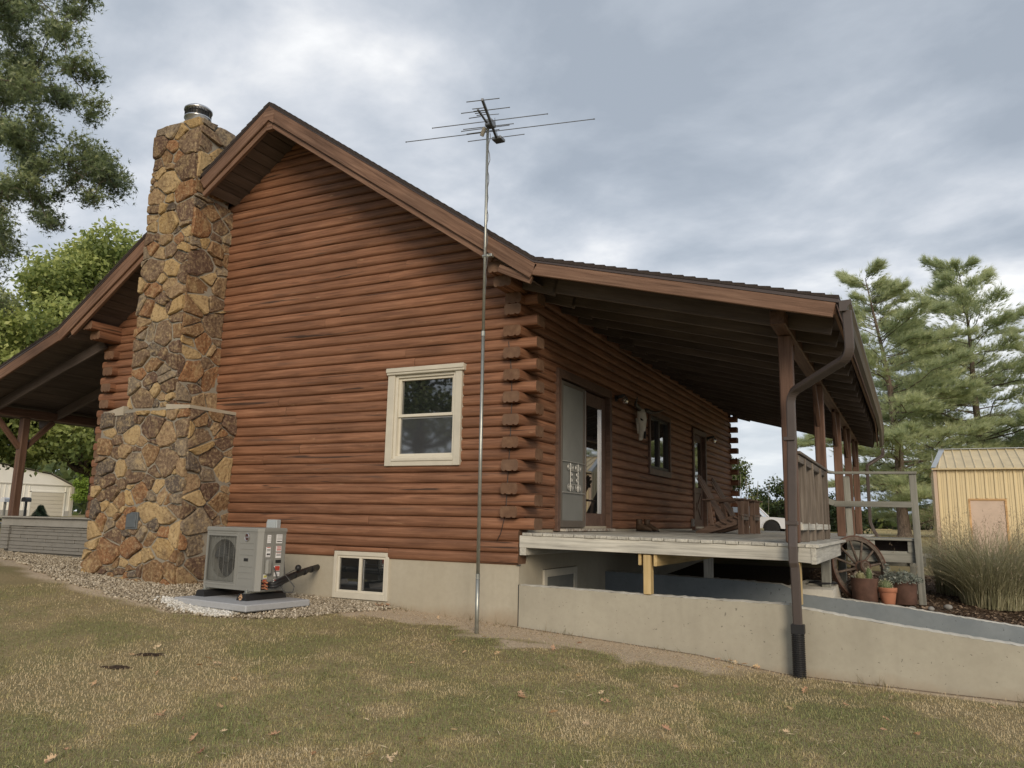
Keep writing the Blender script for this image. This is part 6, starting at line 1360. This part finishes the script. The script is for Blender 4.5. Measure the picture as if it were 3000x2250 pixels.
mb=MB(); mb.box(.22,SW+.1,SD/2-.10,SD/2+.10,rz1+.012,rz1+.032,.006); mb.add([(-.075,-.13,rz0+.03),(.05,-.13,rz0+.03),(.37,SD/2,rz1+.03),(.22,SD/2,rz1+.03),(-.075,-.13,rz0-.05),(.22,SD/2,rz1-.05)],[(0,1,2,3),(0,3,5,4)]); mb.build('roof_trim',plain('galvalume_trim',(.45,.48,.50),.4,.5,.3,var=.05),sh)
FRW=wood('pine_door_frame',(.42,.24,.10),(.55,.34,.16),(.62,.42,.22),.7,18,.3)
mb=MB(); mb.box(dx0,dx1,.012,.03,.0,dzt); mb.build('plywood_door',plain('beige_plywood',(.56,.44,.35),.8,.2,var=.08,nscale=3),sh)
mb=MB(); mb.box(dx0-.05,dx0,-.01,.03,0,dzt+.05,.004); mb.box(dx1,dx1+.05,-.01,.03,0,dzt+.05,.004); mb.box(dx0,dx1,-.01,.03,dzt,dzt+.05,.004); mb.build('door_frame',FRW,sh)
# ------------------------------------------------------------------ white pickup beyond the porch
tr=empty('pickup_truck',(-.75,32.0,-.02),0,'white pickup truck parked beyond the far end of porch','truck')
WP=plain('white_car_paint',(.62,.63,.66),.25,.6,var=0); CARG=glass('car_glass',(.03,.04,.045),.05,.8)
body=[(0,.45),(.02,.80),(-.10,.90),(-.9,.97),(-1.35,.98),(-1.9,1.02),(-2.5,1.02),(-3.7,1.02),(-3.75,1.05),(-5.6,1.05),(-5.65,.45)]
# wheel arches cut from the lower edge
def arch(cx_,r_): return [(cx_+r_*math.cos(a),.42+r_*math.sin(a)) for a in [math.pi*i/10 for i in range(10,-1,-1)]]
low=[(-5.65,.40)]+arch(-4.55,.43)+arch(-1.02,.43)+[(0,.40)]
mb=MB(); poly=body+low; mb.prism(poly,0,1.95,'y'); bd=mb.build('body',WP,tr)
mb=MB(); v=[(-1.45,.12,.99),(-2.05,.22,1.62),(-3.25,.22,1.66),(-3.72,.12,1.03),(-1.45,1.83,.99),(-2.05,1.73,1.62),(-3.25,1.73,1.66),(-3.72,1.83,1.03)]; mb.add(v,[(0,3,2,1),(4,5,6,7),(0,1,5,4),(1,2,6,5),(2,3,7,6)]); mb.build('cab_glass',CARG,tr)
mb=MB(); 
for s in (.13,1.80): mb.tube([(-1.42,s,1.0),(-2.05,.20 if s<1 else 1.75,1.64),(-3.25,.20 if s<1 else 1.75,1.68),(-3.74,s,1.04)],.04,6)
mb.prism([(-2.02,1.62),(-3.28,1.66),(-3.2,1.72),(-2.15,1.69)],.2,1.75,'y'); mb.build('cab_frame',WP,tr)
for cx_ in (-1.02,-4.55):
    mb=MB(); mb.smooth=True; mb.tube([(cx_+.46*math.cos(math.pi*i/14),-.012,.42+.46*math.sin(math.pi*i/14)) for i in range(15)],.022,6); mb.build('fender_flare',WP,tr)
    for s in (0.02,1.72):
        mb=MB(); m2=MB(); m2.lathe([(.20,0),(.36,.0),(.385,.03),(.385,.20),(.36,.23),(.2,.23)],(0,0,0),24); mb.smooth=True; mb.add([(cx_+p[0],s+p[2],.385+p[1]) for p in m2.v],[q[::-1] for q in m2.f]); wl=mb.build('wheel',plain('tyre_rubber',(.02,.02,.02),.8,.2,var=0) if 'tyre_rubber' not in MATS else MATS['tyre_rubber'],tr)
        mb=MB(); m2=MB(); m2.lathe([(0,.02),(.21,.02),(.21,.2)],(0,0,0),18); mb.add([(cx_+p[0],s+p[2],.385+p[1]) for p in m2.v],[q[::-1] for q in m2.f]); mb.build('rim',STEEL,wl)
    mb=MB(); mb.box(cx_-.42,cx_+.42,.05,1.9,.4,.84); mb.build('wheel_well',ACDARK,tr)
HL=plain('headlight_lens',(.62,.62,.60),.1,.7,.2,var=0); AMB=plain('amber_lens',(.55,.14,.02),.2,.6,var=0)
mb=MB(); mb.box(-.30,.015,-.015,.25,.60,.82,.02); mb.build('headlight',HL,tr); mb=MB(); mb.box(-.36,-.27,-.02,.02,.60,.80,.015); mb.build('turn_signal',AMB,tr); mb=MB(); mb.box(-.26,.02,-.02,.02,.585,.64,.012); mb.build('turn_signal',AMB,tr)
mb=MB(); mb.box(-.05,.10,.05,1.9,.38,.56,.03); mb.build('bumper',STEEL,tr); mb=MB(); mb.box(-1.75,-1.55,-.16,.02,1.02,1.18,.03); mb.build('mirror',BLACK,tr)
# ------------------------------------------------------------------ white garage across the road, left
ga=empty('white_garage',(-45,20.6,.2),0,'white metal garage with pale sectional overhead door far left','garage')
GW=plain('white_steel_siding',(.82,.79,.71),.5,.35,var=.03,nscale=2); GT=plain('garage_grey_base',(.42,.40,.36),.6,.3,var=.05); GD=plain('garage_door_paint',(.60,.55,.45),.5,.35,var=.03)
mb=MB(); y0,y1=-9.0,3.6; mb.prism([(y0,.0),(y1,.0),(y1,1.97),(2.0,2.65),(-2.7,3.3),(y0,1.95)],-8,0,'x'); mb.build('wall',GW,ga)
mb=MB(); 
for yy in np.arange(y0+.1,y1,.30):
    if .78<yy<3.1: continue
    mb.box(0,.025,yy,yy+.05,.35,1.93)
tag(mb.build('siding_rib',GW,ga),kind='stuff'); mb=MB(); mb.box(.0,.03,y0,.75,0,.34); mb.box(.0,.03,3.15,y1,0,.34); mb.build('base_band',GT,ga); mb=MB(); mb.box(-.02,.06,3.5,3.68,0,1.97); mb.box(-.02,.05,y0,y1+.05,1.93,2.0); mb.build('trim',plain('garage_trim',(.50,.47,.40),.5,.3,var=0),ga)
for i in range(6): mb=MB(); mb.box(.0,.045,.86,3.02,.02+i*.245,.02+(i+1)*.245-.012,.006); mb.build('door_panel',GD,ga)
mb=MB(); mb.box(0,.06,.76,.86,0,1.55); mb.box(0,.06,3.02,3.12,0,1.55); mb.box(0,.06,.76,3.12,1.5,1.58); mb.build('door_jamb',GW,ga)
mb=MB(); mb.add([(.2,y0-.3,1.9),(.2,y1+.25,1.93),(.2,2.0,2.72),(.2,-2.7,3.38),(-8.2,y0-.3,1.9),(-8.2,y1+.25,1.93),(-8.2,2.0,2.72),(-8.2,-2.7,3.38)],[(1,5,6,2),(2,6,7,3),(3,7,4,0)]); mb.build('roof',GT,ga)
# mailboxes
def mailbox(loc,label,mat):
    t=empty('mailbox',loc,0,label,'mailbox','mailboxes by the road'); mb=MB(); mb.box(-.05,.05,-.05,.05,-.1,.82,.01); mb.build('post',plain('grey_mail_post',(.24,.23,.2),.8,.2,var=.1) if mat is WHITE else DARKMET,t)
    mb=MB(); mb.smooth=False; pr=[(-.11,0),(.11,0),(.11,.13)]+[(.11*math.cos(math.pi*i/8),.13+.11*math.sin(math.pi*i/8)) for i in range(1,8)]+[(-.11,.13)]; mb.prism(pr,-.28,.28,'y'); mb.build('box',mat,t,(0,0,.82),(0,0,R(30)))
    mb=MB(); mb.box(.115,.125,-.1,-.07,.90,1.05); mb.build('flag',RED,t)
mailbox((-38.3,16.0,.14),'white mailbox on a thick grey post left of porch post',WHITE); mailbox((-36.5,16.0,.16),'dark mailbox on a thin post right of porch post',BLACK)
road=MB(); v=[]; 
for yy in (-40,-10,5,15,30,60,120): v+=[(-37-.1*yy,yy,float(gz(-37,max(yy,1)))+.03),(-33-.1*yy,yy,float(gz(-33,max(yy,1)))+.03)]
road.add(v,[(2*i,2*i+1,2*i+3,2*i+2) for i in range(6)]); o=road.build('road',plain('pale_asphalt',(.23,.225,.21),.9,.2,var=.1,nscale=3)); tag(o,'narrow grey road beyond the left porch','road',kind='structure')
# ------------------------------------------------------------------ field edge: fence posts, utility poles
def tpost(x_,y_,label): 
    t=MB(); z=float(gz(x_,y_)); t.box(-.018,.018,-.004,.004,-.2,1.25); t.box(-.004,.004,0,.03,-.2,1.25); o=t.build('fence_post',DARKMET,None,(x_,y_,z)); tag(o,label,'fence post','steel fence posts')
tpost(2.0,50,'thin black steel fence post left of the pine trunk'); tpost(6.15,48,'thin black steel fence post right of the pine trunk')
mb=MB()
for zz in (.35,.6,.85,1.1): mb.tube([(-30,50.6,zz),(2,50,zz),(6.15,48,zz),(40,44,zz)],.006,4,False)
o=mb.build('fence_wire',plain('fence_wire_steel',(.12,.11,.10),.5,.4,var=0)); tag(o,'thin strands of wire fence across the field','fence')
def upole(x_,y_,h,label):
    t=empty('utility_pole',(x_,y_,0),0,label,'pole','utility poles'); mb=MB(); mb.tube([(0,0,-.3),(0,0,h)],[.16,.12],8); mb.build('pole',plain('pale_pole_wood',(.42,.37,.30),.85,.2,var=.1) if 'pale_pole_wood' not in MATS else MATS['pale_pole_wood'],t); mb=MB(); mb.tube([(.3,0,h-1.1),(.3,0,h-.4)],.2,8); mb.build('transformer',plain('transformer_grey',(.5,.5,.48),.5,.4,var=0) if 'transformer_grey' not in MATS else MATS['transformer_grey'],t)
upole(4.6,130,9.3,'pale utility pole seen left of the pine trunk'); upole(-5.1,66,5.4,'pale utility pole rising behind the pickup')
mb=MB(); mb.box(-.12,.12,-.12,.12,0,6.5,.02); o=mb.build('timber_pole',MATS['pale_pole_wood'],None,(1.25,26,-.1)); tag(o,'square pale timber pole behind the porch railing','pole')
# gravel drive on the right beyond the bed
mb=MB(); v=[]
for i,xx in enumerate(np.linspace(-14,18,17)): v+=[(xx,13.0+.02*xx,float(gz(xx,13))+.02),(xx,15.4,float(gz(xx,15.4))+.02)]
mb.add(v,[(2*i,2*i+2,2*i+3,2*i+1) for i in range(16)]); o=mb.build('drive',plain('pale_gravel_drive',(.36,.33,.28),.95,.1,var=.15,nscale=30)); tag(o,'pale gravel drive between porch and shed','drive',kind='structure')
